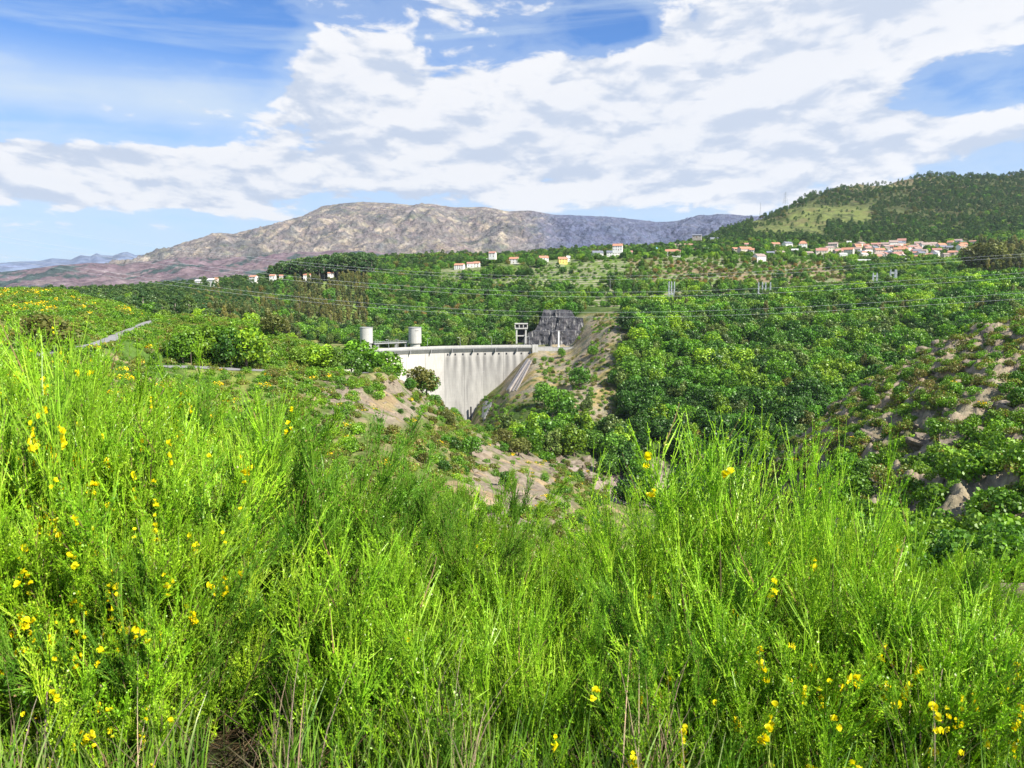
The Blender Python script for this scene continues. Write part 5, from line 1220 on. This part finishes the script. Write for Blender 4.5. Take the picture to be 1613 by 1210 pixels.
BR = [broom(101), broom(102, ns=14, tilt=(4, 34)), broom(103, ns=11, nb=14, tilt=(8, 48), green=(.17, .39, .012)), broom(104, ns=13, tilt=(5, 38), green=(.30, .53, .015), pale=(.55, .74, .10)),
      broom(105, ns=6, nb=9, nt=7, tilt=(2, 17), sub=1, leafn=(12, 3), green=(.28, .54, .02), twl=1.5), broom(106, ns=10, nb=14, nt=15, tilt=(10, 55), green=(.10, .26, .015), pale=(.28, .46, .06))]
BRH = [float(np.percentile(np.concatenate([t[:, 2]]), 99))*1.08 for _, _, t in BR]
def flower_mesh(seed):
    rg = np.random.default_rng(seed); V, Fs, C_, n = [], [], [], 0
    def petal(cx, ax, w, l, cup, col, rot):
        nonlocal n
        P = []
        for i in range(7):
            a = math.pi*i/6; P.append((math.cos(a)*w, l*.35+math.sin(a)*l*.65, cup*(1-math.sin(a))))
        P = [(0, 0, 0)]+P; cr, sr = math.cos(rot), math.sin(rot); ca, sa = math.cos(ax), math.sin(ax)
        for (x, y, z) in P:
            y2, z2 = y*ca-z*sa, y*sa+z*ca; V.append((x*cr-y2*sr+cx, x*sr+y2*cr, z2)); C_.append(col)
        Fs.extend([(n, n+1+i, n+2+i, n+2+i) for i in range(6)]); n += 8
    y1 = (1.0, .86, .012); y2 = (1.0, .74, .008)
    petal(0, 1.25, .0085, .014, .003, y1, 0); petal(0, .35, .006, .012, .003, y2, .5); petal(0, .35, .006, .012, .003, y1, -.5); petal(0, -.1, .004, .012, .003, y2, 0); petal(.002, 2.1, .008, .012, .003, y1, .2)
    V = np.array(V); T3 = np.array([f[:3] for f in Fs]); return mesh_np('flower', V, [T3], [M_PETAL], True, np.array(C_))
FLW = flower_mesh(1)
fr = random.Random(21)
def put_bush(u, Y, vt, var, lbl, nfl=0, grp=None, w=1.0, fs=1.0, lean=0, topf=False):
    a, _ = ray(u, max(vt, 600)); x = a*Y; g = float(zg(x, Y)); top = float(elev(vt))*Y; H = top-g
    s = min(max(H/BRH[var], .72), 1.5); o = empty('broom_bush', (x, Y, top-s*BRH[var]), fr.uniform(0, 6.28)); o.scale = (s*w, s*w, s)
    if lean: o.rotation_euler = (0, lean, o.rotation_euler.z)
    tag(o, lbl, 'broom bush', grp); st, fo, tips = BR[var]
    obj('stems', st, o); obj('foliage', fo, o)
    M = Matrix.LocRotScale(o.location, o.rotation_euler, o.scale); cand = []
    for t in tips:
        p = M @ Vector(t); uu, vv = proj(p.x, p.y, p.z)
        out_ = (M.to_3x3() @ Vector((t[0], t[1], 0))); sc_ = -out_.y*2.0+t[2]*.9
        cand.append((sc_, Vector(t)+M.to_3x3().inverted() @ Vector((0, -.06, .03))))
    cand.sort(key=lambda q: -q[0]); cand = [q[1] for q in cand[:260]]; fr.shuffle(cand); k = 0
    while k < nfl and cand:
        t = cand.pop(); m_ = fr.choice([1, 2, 3, 4, 5])
        for q in range(min(m_, nfl-k)):
            f = obj('flower', FLW, o); f.location = t+Vector((fr.uniform(-.02, .02), fr.uniform(-.02, .02), fr.uniform(-.06, .06)))*(q > 0)
            f.rotation_euler = (fr.uniform(-.9, .9), fr.uniform(-.9, .9), fr.uniform(0, 6.28)); c = fs*fr.uniform(.8, 1.9)/s; f.scale = (c, c, c); k += 1
    return o
prof = lambda u: float(np.interp(u, [-300, 0, 60, 120, 200, 260, 330, 400, 480, 540, 600, 680, 760, 850, 910, 980, 1060, 1190, 1250, 1330, 1420, 1500, 1560, 1613, 1800],
                                 [460, 480, 500, 528, 560, 595, 630, 655, 690, 742, 775, 768, 768, 808, 820, 825, 822, 822, 842, 815, 832, 850, 888, 945, 1010]))
# back rows define the skyline of the mass, front rows stand lower
rows = [(6.6, 205, 0, .85), (5.5, 205, 22, .85), (4.6, 225, 62, .85), (3.85, 250, 130, .88), (3.3, 280, 220, .88), (2.95, 300, 295, .85)]
places = ['at the very left edge', 'left of the tree row', 'below the parking area', 'under the rocky near slope', 'below the dam', 'under the gorge mouth', 'below the rocky spur', 'at the right edge']
rown = ['in the farthest row', 'in the fifth row', 'in the middle rows', 'in the third row', 'in the second row', 'in the nearest row']
rb = random.Random(33)
for ri, (Y, du, dv, w) in enumerate(rows):
    u = -260+rb.uniform(0, 60)
    while u < 1900:
        du_ = du*rb.uniform(.8, 1.15); uu = u+du_/2; left = uu < 420
        if ri >= 4 and 318 < uu < 432: u += du_; continue
        vt = prof(uu)+dv+rb.uniform(-18, 22)
        if ri >= 3 and 300 < uu < 420: vt += 60
        if ri >= 4 and 560 < uu < 640: vt += 60
        if uu < 300: vt = prof(uu)+dv*.8+rb.uniform(-10, 25)
        var = rb.choice([0, 1, 2, 2, 3, 5 if ri < 4 and rb.random() < .6 else 0, 1]); nfl = rb.choice([0, 2, 6])
        if uu < 255: nfl = rb.randint(92, 99)
        if uu > 1050 and ri >= 3: nfl = rb.randint(40, 80)
        pl = places[int(np.clip((uu+0)/1613*8, 0, 7))]
        c = ['mid green', 'upright bright green', 'spreading deep green', 'pale lime green', '', 'dark feathery'][var]
        put_bush(uu, Y*rb.uniform(.96, 1.05), vt, var, '%s%s broom %s, %s' % (c, ' yellow flowered' if nfl > 12 else '', rown[ri], pl), nfl, 'broom bushes filling the foreground', w, 1.15)
        u += du_
# single sprays that rise over the mass
for q in [(1128, 3.7, 655, 4, 'tall bright broom spray rising before the gorge wood', 12, 1.0), (1182, 3.9, 652, 4, 'second tall broom spray, right of the bright one', 4, .85), (1328, 3.4, 672, 4, 'lone tall broom wand before the rocky spur', 0, .6), (1010, 3.8, 715, 4, 'slim broom spray leaning left of the tall one', 2, .85),
          (468, 4.3, 622, 5, 'dark feathery broom with brown upright stem', 3, .75), (700, 4.6, 760, 5, 'dark feathery broom in the middle of the mass', 2, .7), (1400, 3.6, 770, 4, 'thin pale broom spray below the rocky spur', 0, .5), (170, 3.4, 520, 4, 'tall flowering broom before the left road', 26, .6),
          (28, 3.0, 498, 4, 'tallest flowering broom at the left border', 40, .6), (372, 3.9, 600, 4, 'broom spray rising before the parking area', 10, .5), (860, 3.1, 880, 4, 'bare stemmed spray in front of the mass', 0, .6), (1060, 3.0, 900, 5, 'dark stemmed broom in the nearest row', 4, .6), (1500, 3.0, 930, 5, 'dark stemmed broom at the lower right', 14, .7), (250, 3.1, 800, 5, 'dark broom among the yellow flowers', 20, .7), (372, 3.15, 1075, 5, 'low dark broom in the shadowy gap at the front', 0, .8), (610, 3.0, 1040, 5, 'low dark broom at the front, under the dam', 0, .8)]:
    o = put_bush(*q[:3], q[3], q[4], q[5], None, q[6], 1.15)
for q in [(1118, 4.5, 770, 1, 'dense broom behind the tall bright spray'), (1188, 4.4, 778, 0, 'dense broom behind the second tall spray'), (1328, 4.3, 790, 3, 'pale broom behind the lone tall wand')]: put_bush(*q, 3, None, .8)
wr = random.Random(9)
for k in range(17):
    u = 60+k*95+wr.uniform(-30, 30)
    if 325 < u < 560: continue
    put_bush(u, wr.uniform(2.9, 3.9), prof(u)+wr.uniform(20, 190), 4, ('first ' if k % 2 == 0 else 'second ')+'open spray of pale broom wands standing proud '+('at the far left', 'among the yellow flowers', 'before the parking area', 'below the near slope', 'below the dam', 'in the middle of the mass', 'below the gorge bed', 'under the tall spray', 'below the rocky spur', 'near the right edge')[min(9, int(u/165))], wr.randint(0, 20) if u < 300 or u > 1100 else 0, 'pale broom sprays', 1.1)
for k, (u, Y, vt) in enumerate([(15, 3.2, 690), (70, 3.5, 640), (110, 3.0, 740), (165, 3.3, 700), (215, 3.1, 790), (40, 2.9, 860), (140, 2.9, 900), (185, 3.6, 650)]):
    put_bush(u, Y, vt, [0, 1, 0, 2, 0, 1, 3, 0][k], 'heavily flowered broom, %s of the left cluster' % ('leftmost', 'upper left', 'middle', 'upper right', 'right hand', 'lower left', 'lower middle', 'topmost')[k], 99, 'heavily flowered brooms', .85, .85)
for k, (u, vt) in enumerate([(1120, 985), (1260, 990), (1400, 960), (1530, 960)]):
    put_bush(u, 2.95, vt, 1, 'low flowering broom near the lower right, %s from the left' % ('first', 'second', 'third', 'fourth')[k], 75, 'low flowering brooms', .9, .9)
# grass along the lower edge
def grass(name, n, seed, y0, y1, h0, h1, cols, xf, lbl, wid=.0045, clump=True):
    rng = np.random.default_rng(seed); y = rng.uniform(y0, y1, n); x = xf(rng, n, y); x += .06*rng.normal(size=n)
    k = (proj(x, y, -1.6)[0] < 318) | (proj(x, y, -1.6)[0] > 425); x, y = x[k], y[k]; n = len(x)
    z = zg(x, y); H = rng.uniform(h0, h1, n); az = rng.uniform(0, 6.28, n); t = np.linspace(0, 1, 5); bend = rng.uniform(.1, .55, n)
    P = np.stack([x[:, None]+np.cos(az)[:, None]*(bend*H)[:, None]*t**2, y[:, None]+np.sin(az)[:, None]*(bend*H)[:, None]*t**2, z[:, None]-.02+H[:, None]*(t-.18*bend[:, None]*t**3)], 2)
    wd = wid*rng.uniform(.6, 1.4, n)[:, None]*(1-t**1.5*.92); s = np.stack([-np.sin(az+.8), np.cos(az+.8), 0*az], 1)[:, None]
    V = np.stack([P-s*wd[..., None], P+s*wd[..., None]], 2).reshape(-1, 3); b = np.arange(n)[:, None]*10+np.arange(4)[None]*2; b = b.reshape(-1); Fq = np.stack([b, b+1, b+3, b+2], 1)
    c = np.array(cols)[rng.integers(0, len(cols), n)]*rng.uniform(.7, 1.3, (n, 1)); c = np.repeat(c, 10, 0)
    return tag(obj(name, mesh_np(name, V, [Fq], [M_GRASS], True, c)), lbl, 'grass', kind='stuff')
wide = lambda rng, n, y: rng.uniform(-1, 1, n)*(y*.85+.3)
grass('grass', 8000, 5, 1.7, 3.6, .14, .42, [(.13, .27, .02), (.18, .33, .03), (.10, .22, .02), (.24, .34, .08)], wide, 'bright green grass along the lower edge')
def tufts(rng, n, y):
    c = np.array([-1.75, -1.35, -1.0, -.83, -.2, .5, 1.5])[rng.integers(0, 7, n)]; return c*y/2.6+rng.normal(0, .035, n)
grass('dry_grass', 260, 6, 2.3, 2.9, .3, .62, [(.45, .33, .22), (.5, .4, .26), (.36, .26, .2)], tufts, 'dry tan grass stalks among the green grass', .0028)

litter = lambda rng, n, y: rng.uniform(-1, 1, n)*(y*.8+.3)
_p = proj
def grass2(name, n, seed, y0, y1, h0, h1, cols, lbl, wid):
    rng = np.random.default_rng(seed); y = rng.uniform(y0, y1, n); x = litter(rng, n, y); z = zg(x, y); H = rng.uniform(h0, h1, n); az = rng.uniform(0, 6.28, n); dz = rng.uniform(.1, .9, n); t = np.linspace(0, 1, 4)
    P = np.stack([x[:, None]+np.cos(az)[:, None]*H[:, None]*t, y[:, None]+np.sin(az)[:, None]*H[:, None]*t, z[:, None]+.01+H[:, None]*dz[:, None]*t], 2)
    V, Fq = tubes(P, np.full((n, 4), wid)*rng.uniform(.6, 1.5, (n, 1)), 3); c = np.repeat(np.array(cols)[rng.integers(0, len(cols), n)]*rng.uniform(.6, 1.3, (n, 1)), 12, 0)
    return tag(obj(name, mesh_np(name, V, [Fq], [M_GRASS], True, c)), lbl, 'litter', kind='stuff')
grass2('twig_litter', 9000, 12, 2.2, 4.2, .05, .22, [(.10, .07, .04), (.05, .035, .02), (.16, .12, .06), (.06, .09, .02)], 'dead brown twigs and litter under the broom', .002)

# ------------------------------------------------------------------ air
def haze():
    m, t, out = new_mat('haze'); v = t.node('ShaderNodeVolumePrincipled'); v.inputs['Color'].default_value = (.78, .88, 1, 1); v.inputs['Density'].default_value = 2.6e-5; v.inputs['Anisotropy'].default_value = .2
    t.l.new(v.outputs[0], out.inputs['Volume']); mb = MB(); mb.box((0, 5900, 80), (36000, 12400, 2040)); o = mb.obj('haze', m); tag(o, 'thin blue air haze over the valley', 'haze', kind='stuff')
haze()
